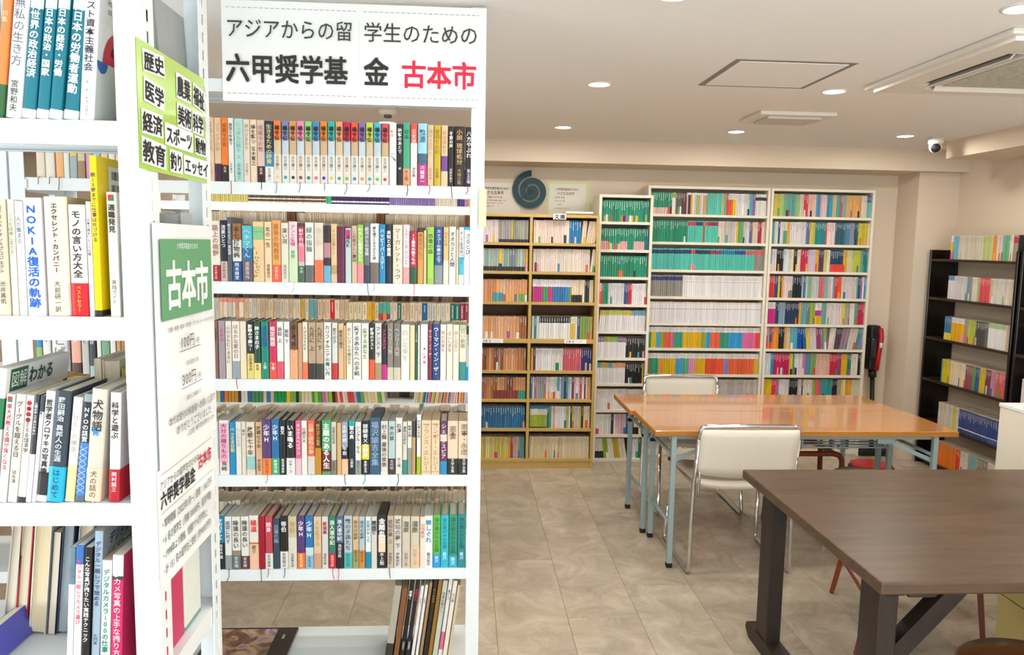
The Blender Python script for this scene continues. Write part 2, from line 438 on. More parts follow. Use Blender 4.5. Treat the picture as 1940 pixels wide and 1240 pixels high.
def row_of_books(spec, px2x, y, z, hscale, rowname, group, depth=.13, lean=0.0, gaps=0.0, yj=.004, ribs=None):
    items = [l for l in spec.strip().split('\n') if l.strip()]
    out = []
    for i, l in enumerate(items):
        f = [q.strip() for q in l.split('|')]
        f += [''] * (10 - len(f))
        c0, c1, hh, segs, text, tcol, author, acol, opt = f[:9]
        x0, x1 = px2x(float(c0)), px2x(float(c1)); wd = x1 - x0 - .0008
        h = float(hh) * hscale
        kind = 'hard'; rnd = .12; ex = None; side = None; ln = lean; dep = depth * random.uniform(.96, 1.04); bold = .012; pages = random.choice(['e9dec6', 'e4d6b8', 'e8e0cf', 'dccba8', 'e9e4d8'])
        if wd < .012: kind = 'soft'
        rb = None; yo = 0
        for tk in opt.split():
            if tk == 'soft': kind = 'soft'
            elif tk == 'case': kind = 'case'
            elif tk == 'bold': bold = .035
            elif tk == 'thin': bold = 0.0
            elif tk.startswith('lean='): ln = float(tk[5:])
            elif tk.startswith('side='): side = tk[5:]
            elif tk.startswith('d='): dep = float(tk[2:])
            elif tk.startswith('y='): yo = float(tk[2:])
            elif tk.startswith('rib='): rb = tk[4:]
            elif tk.startswith('top='):
                tc_, kind = tk[4:], 'case'
            elif tk in EX: ex = EX[tk]
            elif tk.startswith('circ='):
                cc = tk[5:]; ex = (lambda cc: lambda tb, w_, h_, T: (disc(tb, w_ / 2, h_ * .09, w_ * .25, cc, T)))(cc)
            elif tk.startswith('panel='):
                a, b_, cc = tk[6:].split(','); ex = (lambda a, b_, cc: lambda tb, w_, h_, T: rect(tb, w_ * .12, w_ * .88, h_ * a, h_ * b_, cc, lambda u, v: (u, -.0006, v)))(float(a), float(b_), cc)
        o = build_book(wd, dep, h, segs, kind, pages, rnd, text or None, tcol or '222', author or None, acol or None, ex, side, bold)
        o.location = (x0, y + yo + random.uniform(0, yj), z + .0002 + (wd * sin(R(ln)) if ln > 0 else 0))
        o.rotation_euler = (0, R(ln), 0)
        if rb: ribbon(o, wd * random.uniform(.3, .6), h, rb, random.uniform(.02, .04))
        sg = parse_segs(segs)
        main = max(sg, key=lambda q: q[1] - ([0] + [a[1] for a in sg])[sg.index(q)])[0]
        look = cname(main) + ' book'
        if len(sg) > 1:
            lo, hi_ = cname(sg[0][0]), cname(sg[-1][0])
            if lo != cname(main): look += ' with %s base' % lo
            elif hi_ != cname(main): look += ' with %s top' % hi_
        elif kind == 'case' : look += ' in slipcase'
        elif ln > 2: look += ', leaning'
        lab = '%s, %s from left on %s' % (look, ordw(i + 1), rowname)
        if len(lab.split()) > 16: lab = lab.replace(' with ', ', ').replace(' base,', ',')
        tag(o, lab, 'book', group)
        out.append(o)
    return out
EX = {}
def _flor(tb, w_, h_, T):
    for k in range(7):
        a = k * .13 + .12
        rect(tb, w_ * (.1 + .1 * (k % 3)), w_ * (.16 + .1 * (k % 3)), h_ * (a * .6), h_ * (a * .6 + .04), '564', T)
        disc(tb, w_ * (.3 + .08 * (k % 4)), h_ * (.1 + .05 * k), w_ * .09, '7a6' if k % 2 else '986', T, 6)
    rect(tb, w_ * .1, w_ * .9, h_ * .83, h_ * .834, '453', T)
EX['floral'] = _flor
def _star(tb, w_, h_, T):
    cx, cz, r = w_ / 2, h_ * .76, w_ * .33
    for k in range(8):
        a = k * pi / 4; rr = r if k % 2 == 0 else r * .45
        for q in (-.14, .14):
            pass
        n = len(tb.v)
        tb.v += [T(cx + rr * cos(a), cz + rr * sin(a)), T(cx + rr * .25 * cos(a + .8), cz + rr * .25 * sin(a + .8)), T(cx + rr * .25 * cos(a - .8), cz + rr * .25 * sin(a - .8))]
        tb.f.append((n, n + 1, n + 2)); tb.c.append(hx('875')); tb.m.append(0)
EX['star'] = _star
def _lines(tb, w_, h_, T):
    for a in (.05, .93): rect(tb, w_ * .08, w_ * .92, h_ * a, h_ * (a + .008), '386', T)
EX['lines'] = _lines
def _art(tb, w_, h_, T):
    for k in range(5):
        disc(tb, w_ * random.uniform(.3, .7), h_ * random.uniform(.3, .8), w_ * random.uniform(.12, .24), random.choice(['c68', '533', 'dab', '854']), T, 7)
EX['art'] = _art
def _bird(tb, w_, h_, T):
    rect(tb, w_ * .2, w_ * .8, h_ * .5, h_ * .505, '555', T); disc(tb, w_ * .4, h_ * .8, w_ * .25, 'bbb', T, 7); disc(tb, w_ * .35, h_ * .86, w_ * .15, 'c63', T, 6)
    n = len(tb.v); tb.v += [T(w_ * .15, h_ * .48), T(w_ * .9, h_ * .38), T(w_ * .9, h_ * .41)]; tb.f.append((n, n + 1, n + 2)); tb.c.append(hx('333')); tb.m.append(0)
EX['bird'] = _bird
def _rings(tb, w_, h_, T):
    for k in range(4):
        disc(tb, w_ * .5, h_ * (.93 - k * .052), w_ * .34, 'c12', lambda u, v: (u, -.0007, v), 14)
        disc(tb, w_ * .5, h_ * (.93 - k * .052), w_ * .13, '445', T, 10)
EX['rings'] = _rings
def _tri(tb, w_, h_, T):
    n = len(tb.v); a, b_, c, d_ = w_ * .2, w_ * .8, h_ * .93, h_ * .98
    tb.v += [T(a, c), T(b_, d_), T(a, d_), T(a, c), T(b_, c), T(b_, d_)]
    tb.f += [(n, n + 1, n + 2), (n + 3, n + 4, n + 5)]; tb.c += [hx('c22'), hx('275')]; tb.m += [0, 0]
EX['tri'] = _tri
def _bstar(tb, w_, h_, T):
    cx, cz = w_ * .45, h_ * .62; n = len(tb.v)
    tb.v += [T(cx + w_ * (.34 if k % 2 == 0 else .14) * sin(k * pi / 5), cz + w_ * (.34 if k % 2 == 0 else .14) * cos(k * pi / 5)) for k in range(10)]
    tb.f.append(tuple(range(n, n + 10))); tb.c.append(hx('28d')); tb.m.append(0)
EX['bstar'] = _bstar
def _lattice(tb, w_, h_, T):
    for k in range(8):
        z = h_ * (.08 + k * .055); n = len(tb.v)
        tb.v += [T(w_ * .05, z), T(w_ * .95, z + h_ * .05), T(w_ * .95, z + h_ * .054), T(w_ * .05, z + h_ * .004)]; tb.f.append((n, n + 1, n + 2, n + 3)); tb.c.append(hx('cdf')); tb.m.append(0)
        n += 4; tb.v += [T(w_ * .05, z + h_ * .05), T(w_ * .95, z), T(w_ * .95, z + h_ * .004), T(w_ * .05, z + h_ * .054)]; tb.f.append((n, n + 1, n + 2, n + 3)); tb.c.append(hx('cdf')); tb.m.append(0)
EX['lattice'] = _lattice
# ------------------------------------------------------------------ room
XL, XR, YF, YB = -3.2, 3.65, -1.6, 5.85
def simple(name, mb_, m, kind='structure', parent=None, smooth=False):
    o = mb_.build(name, m, parent, smooth)
    if kind and not parent: o['kind'] = kind
    return o
floor = simple('floor', MB().box(XL - .1, XR + .1, YF - .1, YB + .1, -.12, -.0035), mat('floor_joint', '6f675c', .8))
TW, TL = .31, .92
cols = int((XR - XL) / TW) + 2
_tm = {}
for i in range(cols):
    x0 = .145 + (i - 11) * TW
    if x0 + TW < XL or x0 > XR: continue
    off = {0: .0, 1: .31, 2: .61}[i % 3] + .0
    y0 = YF - .9 + off + .1
    while y0 < YB:
        a, b = max(y0, YF), min(y0 + TL, YB); xa, xb = max(x0, XL), min(x0 + TW, XR)
        if b - a > .02 and xb - xa > .02:
            key = (round(xb - xa, 3), round(b - a, 3))
            if key not in _tm:
                w_, l_ = key; me_o = MB().cbox(.0006, w_ - .0006, .0006, l_ - .0006, -.003, 0, .0007).build('tile', M['stone'])
                _tm[key] = me_o.data; o = me_o
            else:
                o = bpy.data.objects.new('tile', _tm[key]); COL.objects.link(o)
            o.parent = floor; o.location = (xa, a, 0)
        y0 += TL
# walls
simple('wall_back', MB().box(XL - .1, XR + .1, YB, YB + .1, 0, CEIL + .1), M['wall'])
simple('wall_right', MB().box(XR, XR + .1, YF, YB, 0, CEIL + .1), M['wall'])
lw = MB()   # left wall with a window opening
lw.box(XL - .1, XL, YF, -1.35, 0, CEIL + .1); lw.box(XL - .1, XL, 1.35, YB, 0, CEIL + .1)
lw.box(XL - .1, XL, -1.35, 1.35, 0, .25); lw.box(XL - .1, XL, -1.35, 1.35, 2.22, CEIL + .1)
simple('wall_left', lw, M['wall'])
fw = MB()
fw.box(XL - .1, -.2, YF - .1, YF, 0, CEIL + .1); fw.box(3.0, XR + .1, YF - .1, YF, 0, CEIL + .1)
fw.box(-.2, 3.0, YF - .1, YF, 0, .45); fw.box(-.2, 3.0, YF - .1, YF, 2.2, CEIL + .1)
simple('wall_front', fw, M['wall'])
w1 = simple('window_1', MB().box(XL - .07, XL - .03, -1.35, 1.35, .25, .29).box(XL - .07, XL - .03, -1.35, 1.35, 2.18, 2.22).box(XL - .07, XL - .03, -1.35, -1.31, .29, 2.18).box(XL - .07, XL - .03, 1.31, 1.35, .29, 2.18).box(XL - .07, XL - .03, -.02, .02, .29, 2.18), M['greyh'])
w2 = simple('window_2', MB().box(-.2, 3.0, YF - .07, YF - .03, .45, .49).box(-.2, 3.0, YF - .07, YF - .03, 2.16, 2.2).box(-.2, -.16, YF - .07, YF - .03, .49, 2.16).box(2.96, 3.0, YF - .07, YF - .03, .49, 2.16).box(1.38, 1.42, YF - .07, YF - .03, .49, 2.16), M['greyh'])
simple('ceiling', MB().box(XL - .1, XR + .1, YF - .1, YB + .1, CEIL, CEIL + .12), M['ceil'])
simple('trim_1', MB().box(XL, XR, 5.47, YB, 2.165, CEIL), M['wall'])                    # boxed beam along the back wall
simple('trim_2', MB().box(3.20, XR, 1.2, 5.05, 2.205, CEIL), M['wall'])                # boxed duct along the right wall
simple('wall_pillar', MB().box(3.34, XR, 5.57, YB, 0, 2.165), M['wall'])
simple('baseboard_back', MB().box(.9, 3.34, YB - .012, YB, 0, .06), M['ivory'])
simple('baseboard_right', MB().box(XR - .012, XR, YF, 5.57, 0, .06), M['ivory'])
# ceiling hatch
h = MB(); x0, x1, y0, y1 = 1.045, 1.535, 3.03, 3.53; g = .022; zc = CEIL
h.box(x0, x1, y0, y0 + g, zc - .002, zc); h.box(x0, x1, y1 - g, y1, zc - .002, zc); h.box(x0, x0 + g, y0 + g, y1 - g, zc - .002, zc); h.box(x1 - g, x1, y0 + g, y1 - g, zc - .002, zc)
hr = empty('access_hatch', (0, 0, 0)); tag(hr, 'square access hatch with grey frame set in the ceiling', 'hatch')
h.build('frame', M['groove'], hr)
MB().box(x0 + g + .003, x1 - g - .003, y0 + g + .003, y1 - g - .003, zc - .004, zc).build('panel', M['ceil'], hr)
# ceiling vent plate behind hatch
vt = empty('ceiling_vent'); tag(vt, 'white square vent plate on the ceiling behind the access hatch', 'vent')
MB().cbox(1.56, 1.98, 4.10, 4.42, CEIL - .022, CEIL, .006).build('plate', M['plastic'], vt)
MB().cbox(1.62, 1.92, 4.15, 4.37, CEIL - .034, CEIL - .021, .005).build('cover_panel', mat('vent_cover_white', 'cfc9c4', .6), vt)
# smoke detector
sd = empty('smoke_detector', (-.44, 4.42, CEIL)); tag(sd, 'small round smoke detector on the ceiling above the middle rack', 'smoke detector')
MB().lathe([(.05, 0), (.052, -.02), (.045, -.028), (.022, -.03)], seg=20).build('body', M['plastic'], sd, True)
MB().lathe([(.022, -.03), (.022, -.042), (.018, -.045)], seg=12).build('sensor', M['dark'], sd)
# downlights
row_l = {3.97: 'gap behind the steel racks, added fill', 3.14: 'unseen row shifted between the steel racks', 4.86: 'rear row', 4.88: 'rear row', 4.87: 'rear row', 3.57: 'middle row', 2.30: 'front row', .9: 'row nearest the window'}
for i, (x, y) in enumerate(LIGHT_XY):
    d = empty('downlight', (x, y, CEIL))
    n = sorted(q[0] for q in LIGHT_XY if abs(q[1] - y) < .1).index(x) + 1
    tag(d, 'round recessed ceiling downlight, %s from left in the %s' % (ordw(n), row_l[y]), 'ceiling light', 'recessed downlights in the ceiling')
    MB().lathe([(.058, 0), (.058, -.003), (.050, -.005), (.050, 0)], seg=28).build('trim_ring', M['plastic'], d, True)
    MB().lathe([(.049, -.0005), (.049, -.0035)], seg=28).build('diffuser', M['lamp'], d)
    l = bpy.data.lights.new('downlight_lamp', 'AREA'); l.shape = 'DISK'; l.size = .09; l.energy = LAMP_W; l.color = (1, .93, .84)
    lo = bpy.data.objects.new('downlight_lamp', l); COL.objects.link(lo); lo.location = (x, y, CEIL - .012)
# air conditioner cassette
ac = empty('air_conditioner', (1.775, 2.49, CEIL)); tag(ac, 'beige four-way air conditioner cassette recessed in the ceiling', 'air conditioner')
MB().cbox(0, .95, 0, .95, -.020, 0, .006).build('base_frame', M['plastic'], ac)
pl = MB()
pl.box(.03, .13, .03, .92, -.034, -.019); pl.box(.82, .92, .03, .92, -.034, -.019); pl.box(.13, .82, .03, .13, -.034, -.019); pl.box(.13, .82, .82, .92, -.034, -.019)
pl.box(.20, .75, .20, .75, -.034, -.019)
for (a0, a1, b0, b1) in ((.13, .20, .13, .20), (.75, .82, .13, .20), (.13, .20, .75, .82), (.75, .82, .75, .82)): pl.box(a0, a1, b0, b1, -.034, -.019)
pl.build('face_panel', M['plastic'], ac)
MB().box(.13, .82, .13, .82, -.0215, -.0195).build('slot_shade_plate', M['acdark'], ac)  # shallow dark plate; shade inside the air slots put into its colour
for k in range(4):
    v_ = MB().cbox(.0, .50, -.014, .014, -.003, .003, .0012).build('louvre', M['plastic'], ac)
    a = k * pi / 2; c = .475; rr = .31
    v_.rotation_euler = (R(48), 0, a); v_.location = (c - .25 * cos(a) + rr * sin(a), c - .25 * sin(a) - rr * cos(a), -.034)
gr = MB()
for k in range(26): gr.box(.225, .725, .225 + k * .0195, .225 + k * .0195 + .011, -.040, -.0335)
g_ = gr.build('intake_grille', M['acgrey'], ac); g_['kind'] = 'stuff'
# security camera
sc = empty('security_camera', (3.03, 4.90, CEIL)); tag(sc, 'white dome security camera with black lens at the back ceiling corner', 'security camera')
MB().lathe([(.045, 0), (.046, -.03), (.043, -.042)], seg=24).build('mount', M['plastic'], sc, True)
bm = MB().lathe([(.001, .041), (.018, .037), (.033, .024), (.040, 0), (.033, -.024), (.018, -.037), (.001, -.041)], seg=20)
b_ = bm.build('ball_housing', M['plastic'], sc, True); b_.location = (0, 0, -.058)
ln = MB().lathe([(.001, .012), (.018, .009), (.029, 0), (.029, -.012)], seg=20).build('lens', M['blk'], sc, True)
ln.rotation_euler = (R(112), 0, R(-28)); ln.location = (-.0135, -.0265, -.071)

# ------------------------------------------------------------------ steel racks
def ladder(mb, y0, y1, x0, x1, z0, z1, pitch=.033, hole=.012, hl=.019):
    """perforated flange in the YZ plane"""
    c = (y0 + y1) / 2; a, b = c - hole / 2, c + hole / 2
    mb.box(x0, x1, y0, a, z0, z1); mb.box(x0, x1, b, y1, z0, z1)
    z = z0
    while z < z1:
        mb.box(x0, x1, a, b, z, min(z + pitch - hl, z1)); z += pitch
def steel_rack(name, x0, x1, y0, y1, ztop, shelves, label, group):
    """outer sizes; L posts on the corners; tray shelves at heights z (top surface)"""
    r = empty(name, (0, 0, 0)); tag(r, label, 'bookshelf', group)
    for px, sx in ((x0, 1), (x1, -1)):
        for py, sy in ((y0, 1), (y1, -1)):
            mb = MB(); a, b = sorted((px, px + sx * .043)); c, d = sorted((py, py + sy * .0022))
            mb.box(a, b, c, d, 0, ztop)
            e, f = sorted((px, px + sx * .0022)); g0, g1 = sorted((py + sy * .0022, py + sy * .046))
            ladder(mb, g0, g1, e, f, 0, ztop)
            mb.build('post', M['white'], r)
            MB().cbox(a - .003, b + .003, min(py, py + sy * .048), max(py, py + sy * .048), 0, .012, .002).build('foot_cap', M['greyh'], r)
    for z in shelves:
        mb = MB(); xa, xb = x0 + .0035, x1 - .0035; ya, yb = y0 + .004, y1 - .004
        mb.box(xa, xb, ya, yb, z - .0015, z)
        for (p, q, s_, t_, lp) in ((xa, xb, ya, ya + .0015, .038), (xa, xb, yb - .0015, yb, .020), (xa, xa + .0015, ya, yb, .038), (xb - .0015, xb, ya, yb, .038)):
            mb.box(p, q, s_, t_, z - lp, z - .0015)
        mb.box(xa + .0015, xb - .0015, ya + .0015, ya + .013, z - .038, z - .0365); mb.box(xa + .0015, xb - .0015, yb - .013, yb - .0015, z - .020, z - .0185)
        sh = mb.build('shelf', M['white'], r)
        for px, sx in ((xa + .046, -1), (xb - .046, 1)):
            MB().cbox(min(px, px + sx * .02), max(px, px + sx * .02), ya - .0045, ya, z - .034, z - .006, .001).build('shelf_clip', M['white'], sh)
    return r
ZS = [1.766, 1.457, 1.147, .833, .515]
rackA = steel_rack('steel_rack', -2.05, -.505, 1.268, 1.578, 2.31, [2.078, 1.771, 1.461, 1.151, .843, .53, .2], 'white perforated steel rack nearest the camera, posters on its end', 'white steel racks in rows')
rackB = steel_rack('steel_rack', -1.385, .057, 2.458, 2.775, 2.31, [2.075] + ZS + [.157], 'white steel rack with the wide paper banner across its top', 'white steel racks in rows')
rackB2 = steel_rack('steel_rack', -2.88, -1.392, 2.458, 2.775, 2.31, [2.075] + ZS + [.157], 'white steel rack behind, joined to the left end of the banner rack', 'white steel racks in rows')
rackC = steel_rack('steel_rack', -1.42, .075, 3.60, 3.91, 1.80, [1.757, 1.45, 1.14, .83, .52, .21], 'cream-looking steel rack standing behind the banner rack', 'white steel racks in rows')

# ------------------------------------------------------------------ books of the middle rack
def lerp(a, xa, b, xb, k, o): return lambda c: xa + ((c / k + o) - a) * (xb - xa) / (b - a)
K = 3.593; HS = .00047
OA = []
R1 = '''
6|36|415|222
38|94|412|ebc9a8|孤独の旅路|a98|五木寛之|a98|thin
95|141|410|424:.28,ebc8a0|ソフィアの秋|a86|||thin
142|187|412|2a2020:.26,f5822c|戒厳令の夜|743|五木|edb|thin
188|224|410|f0efec|異国の街角で|555|五木寛之|333|rib=823
225|289|408|b9ded6|にっぽん三銃士 上|698|五木寛之|587|thin
290|332|404|ecdcc8|涙のひまわり|875|五木寛之|876|thin
333|379|404|f2d9bc|鳩を撃つ 五木寛之|333
380|431|402|381820:.26,e2c4ae|戒厳令の夜|a77|五木|edc|rib=134
432|491|398|efece6:.26,2f86b8:.5,122c48|生きるための辞書|d8c878|北方謙三|333
'''
sc_ = ['f8812a', '7888b8', 'e09a5c', 'f08fb0', '8ed888', '4c8cbc', 'f5861f', '28b4ae', 'f2a062', 'c4184c', 'f0553a', '8a70b4', 'cfd848', '48b8d0', 'e84858']
cc_ = ['e0b0a0', '2f9aa0', '444', '644', '375', 'f56070', '2444b0', 'f7b733', '08a0b0', '5bb05b', '5a70b0', 'f58440', '08a8b0', '68b058', 'd03038']
for i in range(15):
    R1 += '%d|%d|%d|%s|楊令伝|1a1a1a|北方謙三|444|circ=%s %s\n' % (492 + i * 52.2, 492 + i * 52.2 + 49.5, 402 if i < 6 else 405, '%s:.46,%s:.70,%s' % (['ebdccb', 'e4e6e0', 'efe6d8'][i % 3], ['dcc4a0', 'c4d4dc', 'd4b48c', 'ccd8e0'][i % 4], sc_[i]), cc_[i], 'bold' + (' rib=678' if i % 3 == 0 else ''))
R1 += '''
1276|1326|408|ececea|||||bird
1328|1369|402|262826|砲撃のあとで|eee|卓|eee
1370|1420|412|e8a078:.27,4fae86|砂金|2a6a50|水上勉|543|rib=223
1422|1469|405|f1ece6:.69,e8524a|公安逃亡|f4d0c8|池永尋|433
1472|1537|408|b83a84:.35,4a6880:.52,a4dcf0|熱源|2a5878|川越宗一|fff
1539|1581|400|e6c4a0|海のメロディ|a86|森内俊雄|a86|thin rib=a55
1583|1631|400|d0b428|雪明りの町|8a6a20|辻井喬|7a5a18|thin
1633|1679|400|edc8a0:.25,7a4a96:.5,edc8a1|日は流れて|a75|||thin
1681|1721|396|2a2624|不意の声|f0ece4|河野多惠子|e0d8d0|rib=311
1723|1796|396|33241c|小説 琉球処分|c8a878|大城立裕|b89870
1799|1851|392|242424|八方やぶれ|f0f0f0|富士正晴|f0f0f0|rib=a22
'''
OA += row_of_books(R1, lerp(400, -.786, 890, .011, K, 380), 2.464, ZS[0], HS, "the banner rack's top shelf", 'books on the top shelf of the banner rack')
R2 = '''
75|135|400|a81c28:.27,efe8dc|路上の視野|a5634a|沢木耕太郎|ecc
137|181|405|d0b8b0:.33,1a2836|流星ひとつ|e8e8e8|沢木耕太郎|555
182|214|425|5c5e66|燃えるように 高橋源|dcdcdc||||
215|276|385|0a4a8c:.35,ece8de:.72,a06c40|半七捕物帳|332|岡本綺堂|f0f0f0
278|349|372|6a5868:.38,2a6ea0:.6,58bccc|ヘチマくん|c8e8ec|遠藤周作|ccc|thin
350|427|400|f0cc98:.7,8cc890:.92,f0cc99||||floral|floral
430|480|400|f6d8ae|女の一生|543|遠藤周作|654
482|540|412|f45838:.28,eca860|最後の殉教者|b07430|遠藤周作|fcb
541|592|395|e8e2d0|深い河|332|遠藤周作|987
595|652|405|d0e4c0:.55,f0d4dc|アンと愛情|c0506a|掛野|574|rib=ccc
655|699|395|4a6a50:.28,c0c8bc:.35,f08098:.66,b83050:.94,444|刺客列伝|f8d8dc|平岡|cdc
702|762|400|686a68:.29,ecece4|緑の指輪|5a7a60|||
765|827|400|f47850:.38,e8dcc8|春の夢|ccb8a0|||thin
829|876|382|68b0cc:.3,38303c:.44,c08890:.7,3a2c34||||
878|919|395|dcc098:.15,c0a070:.3,e8c898|その日暮らし|a8804a|||thin
920|973|378|6a2444||||
976|1016|368|c0d8d4|奇巌城|2a3a38|||panel=.8,.97,c43078
1018|1056|385|e0bca4|この荒々しい魔術|433|||
1058|1101|392|f0909c:.33,98c84c|わたしに無害なひと|f4f8e8|||bold
1103|1143|405|3c4450:.3,70747a|銀河からの宝箱|d8dce0|||rib=456
1145|1205|402|7a6c64:.35,ecece8|妻を帽子とまちがえた男|333|||rib=9bc
1206|1250|398|2a8cc0|ハッピーバースデー|e8f4fa|||
1252|1294|400|24303a|未知との遭遇|f0f0e8|||bold
1298|1368|396|ece2cc|マーガレット・ラヴ|654|||thin
1370|1415|398|f0a4a4:.28,f0dce4|イプセン ヘッダ・ガーブレル|6a5a5a|||thin
1416|1467|358|22583c:.32,b82448|13番目の贈りもの|f8e8ec|||rib=d33 bold
1469|1511|380|dca050:.92,44302c|黄金のりんご|8a5a20|||thin
1512|1532|362|e0c898|ガリレオの|875|||
1534|1584|385|9ccc54|恐竜の森|3a5030|||panel=.1,.9,98c850
1586|1645|390|8c989c:.33,2a5490|カッコーの巣の上で|e4ecf4|||
1648|1684|386|ece0cc:.42,e8c084|赤毛の旅|a87a4a|||thin
1686|1735|390|eeebe0|オオカミと人間|333|||
1736|1753|372|ecd0ac|||||
1754|1790|388|eeeeea:.17,4cc0dc:.48,f0f0ec|そして生活はつづく|2a4a7a|||
1791|1842|390|f0f0ee:.95,20b4f0|さるとび|333|||panel=.55,.93,f0f0ee
'''
OA += row_of_books(R2, lerp(400, -.794, 890, .015, K, 380), 2.464, ZS[1], HS, "the banner rack's second shelf", 'books on the second shelf of the banner rack')
R3 = '''
88|120|395|8a6456|大地の子|322|||
122|166|395|a89aa4|五木の|c04878|||thin
168|209|392|ece4d4|心のおもむくままに|543|||thin
212|265|392|98a4aa:.31,f0ebe0|はるかな夏の日|a86a5a|||rib=d03048
267|308|392|f0dfb8:.3,ece0c8||||
312|358|392|e8d478:.44,202224|影踏みで勝つ!|f4f4f4|石原慎太郎|332|bold
360|405|392|ecdc88:.28,24503c|神さまの子|f0f4f0|奥泉|443|bold
408|459|392|088c70|推定無罪|2a50a0|上巻|e8f8f0|bold
462|511|392|f45040:.3,d02c58|推定無罪|f8d8e0|下巻|fff|bold
513|557|392|d8586c:.31,ecece6|訴訟 上|333|||
560|600|392|f0eee8|訴訟 下|333|||
602|654|392|e8a878:.52,6a4c34|ぼくらの|2c1c14|||art
656|685|385|c89c74|||||
687|721|392|f07850:.3,ecdfca|人はなぜそれを|433|||thin
723|776|390|3a3634:.28,bca284|九月に 上|443|||
778|829|390|404438:.28,bca284|九月に 下|443|||
831|881|392|efede6|カリフォルニアの青い月|332|||rib=eee
886|924|390|c83438:.29,dcdcd4|怒りの子|443|||
928|966|385|dcb890|慈悲の猶予|443|||
967|981|370|eab880|||||
983|1024|390|f0ead4|おじいさんの旅立ち|654|||
1026|1084|390|eae8e4|愛するあなたへの手紙|4a4440|||
1086|1136|388|eeebdc|愛するあなた|58844c|||
1139|1176|385|f05830:.36,262426|離婚のテスト|f0f0ec|||
1178|1224|390|a49468:.3,d8d6d0|ファシスト 下|4a4640|||
1225|1259|380|c81c84:.28,221c20|ファンタジア|e04878|||bold
1261|1304|390|d0c8b0:.22,8c8478|ヘンリー八世|ccc4b8|||
1306|1353|390|d0c8b0:.22,7c766c|ヘンリー六世|ccc4b8|||
1355|1416|382|f2efe0|白い花束を|aaa490|||thin
1418|1452|378|ecd8a8|||||
1454|1471|382|2a5c40|アメリカの鱒|c8d8c8|||
1472|1487|378|e0e4dc|||||
1490|1541|385|f0ecea|||||art
1542|1571|385|7c2438|ウーマン・イン・ザ・|f0d8dc|||
1572|1624|388|20427c|ウーマン・イン・ザ・|e8ecf4||
1625|1668|385|efe8dc|死の花束を|a05a58|||thin
1670|1713|388|efe6d0|よこしまな|8a7a60|||
1714|1757|385|ece4d0|愛と名誉の|a89878|||thin
1759|1806|385|2c8c84:.33,ece8cc:.9,bcc8a4|白い航跡|9a8460|||
1807|1842|375|2ca0e0:.25,d8d8d8:.85,343434|女たちの|333|||
'''
OA += row_of_books(R3, lerp(405, -.793, 888, .015, K, 380), 2.464, ZS[2], HS, "the banner rack's third shelf", 'books on the third shelf of the banner rack')
R4 = '''
74|123|372|efece4:.3,c8c8c4|終の棲家|999|遠藤|555|thin rib=345
125|191|380|f0f0ee|大分の贈りもの 長崎|5a3a48|||panel=.22,.95,f4a0bc
195|236|368|1690c4|べっさま日和|f4d848|||
237|274|370|ece8dc|ねじまき鳥|aaa494|||thin
276|305|372|e6dcc8|悼心|444|||
307|364|370|ecdcc8:.1,9cccc8:.35,ecdcc9|故郷七十年|332|柳田國男|576
368|413|368|dcb48c|故郷七十年|543|柳田國男|654
415|474|388|f0883c:.3,5a3c74|少年H|f4f4f4|妹尾河童|a33|rib=f0582c
475|529|388|4aac74:.3,2870a8|少年H|f4f4f4|妹尾河童|f4f4f4
531|573|382|222428|音叉|f4f4f4|高見澤俊彦|f4f4f4
575|633|380|efeeea:.31,242424|いま鳴る|f4f4f4|山本一力|333|bold
637|676|380|f0c0d0:.3,e4608c|タックスヘイブン|f8e8f0|||
678|716|380|ececdc|辻誘文太|665|||
718|768|380|dcd4cc:.34,f06444|白銀と情熱の春|f8d4a8|||rib=eee
770|811|378|c88c1c:.5,54381c|夜のはずの風景|d8a848|||
815|879|385|4aa468:.06,74202c:.44,4aa469|主題のある人生|f4f8f0|神渡良平一|f0d8d8|bold
880|914|372|8c8478:.28,d4d0c4|北京の日没|443|中薗英助|443
917|948|365|dcb078|||||
950|993|372|ecc49c:.3,1c2438:.52,9ca8b4|水曜の朝、午前|e8ecf0|||rib=234
997|1041|380|1c2c34:.88,28a898|闇の奥|f4f8f4|辻原登|f4f4f4|bold
1043|1083|372|9ca098:.28,ecebe4|シングル・セル|332|増田みず子|443
1085|1139|378|242420:.28,fcd810:.56,242421|容疑者Xの献身|f4f4f4|東野圭吾|f4f4f4|rib=1a9060
1141|1214|402|3a5c78|福沢諭吉全集|90a8c0|||case d=.16
1216|1266|378|ece8dc:.05,e0dcd0|村上龍 最後の家族|543|||
1268|1316|378|443434:.3,b8d0cc|海の鼠|3a4a4c|吉村昭|ccc|rib=eee
1318|1365|402|ebe4d8|石涛|222|井上靖|332|rib=333
1367|1398|375|3c8c84:.28,dcd8c8|最後の花時計|654|||
1400|1430|378|8c9888:.5,eae6d8|幽霊の森|443|||
1431|1456|380|c09a6c:.7,403c38|||||rib=eee
1463|1493|425|a0bc28:.3,eeeee8|手仕事の手帖|666|||d=.19
1496|1563|385|f0cfa8|フランス・エレジー|a08460|||case lines
1564|1622|385|f0cfa9|ランボー・エレジー|a08460|||case lines
1624|1674|380|2c8cbc:.25,6a3658:.62,e8dccc:.75,6a3659|シェイクスピア|e8d8e0|||
1676|1749|382|24201e:.3,ecd0b4|悪霊|887868|文学全集|ddd|case star
1751|1832|382|24201e:.3,ecd0b5|悪霊・永遠|887868|文学全集|ddd|case star
'''
OA += row_of_books(R4, lerp(401, -.807, 888, .019, K, 380), 2.464, ZS[3], HS, "the banner rack's fourth shelf", 'books on the fourth shelf of the banner rack')
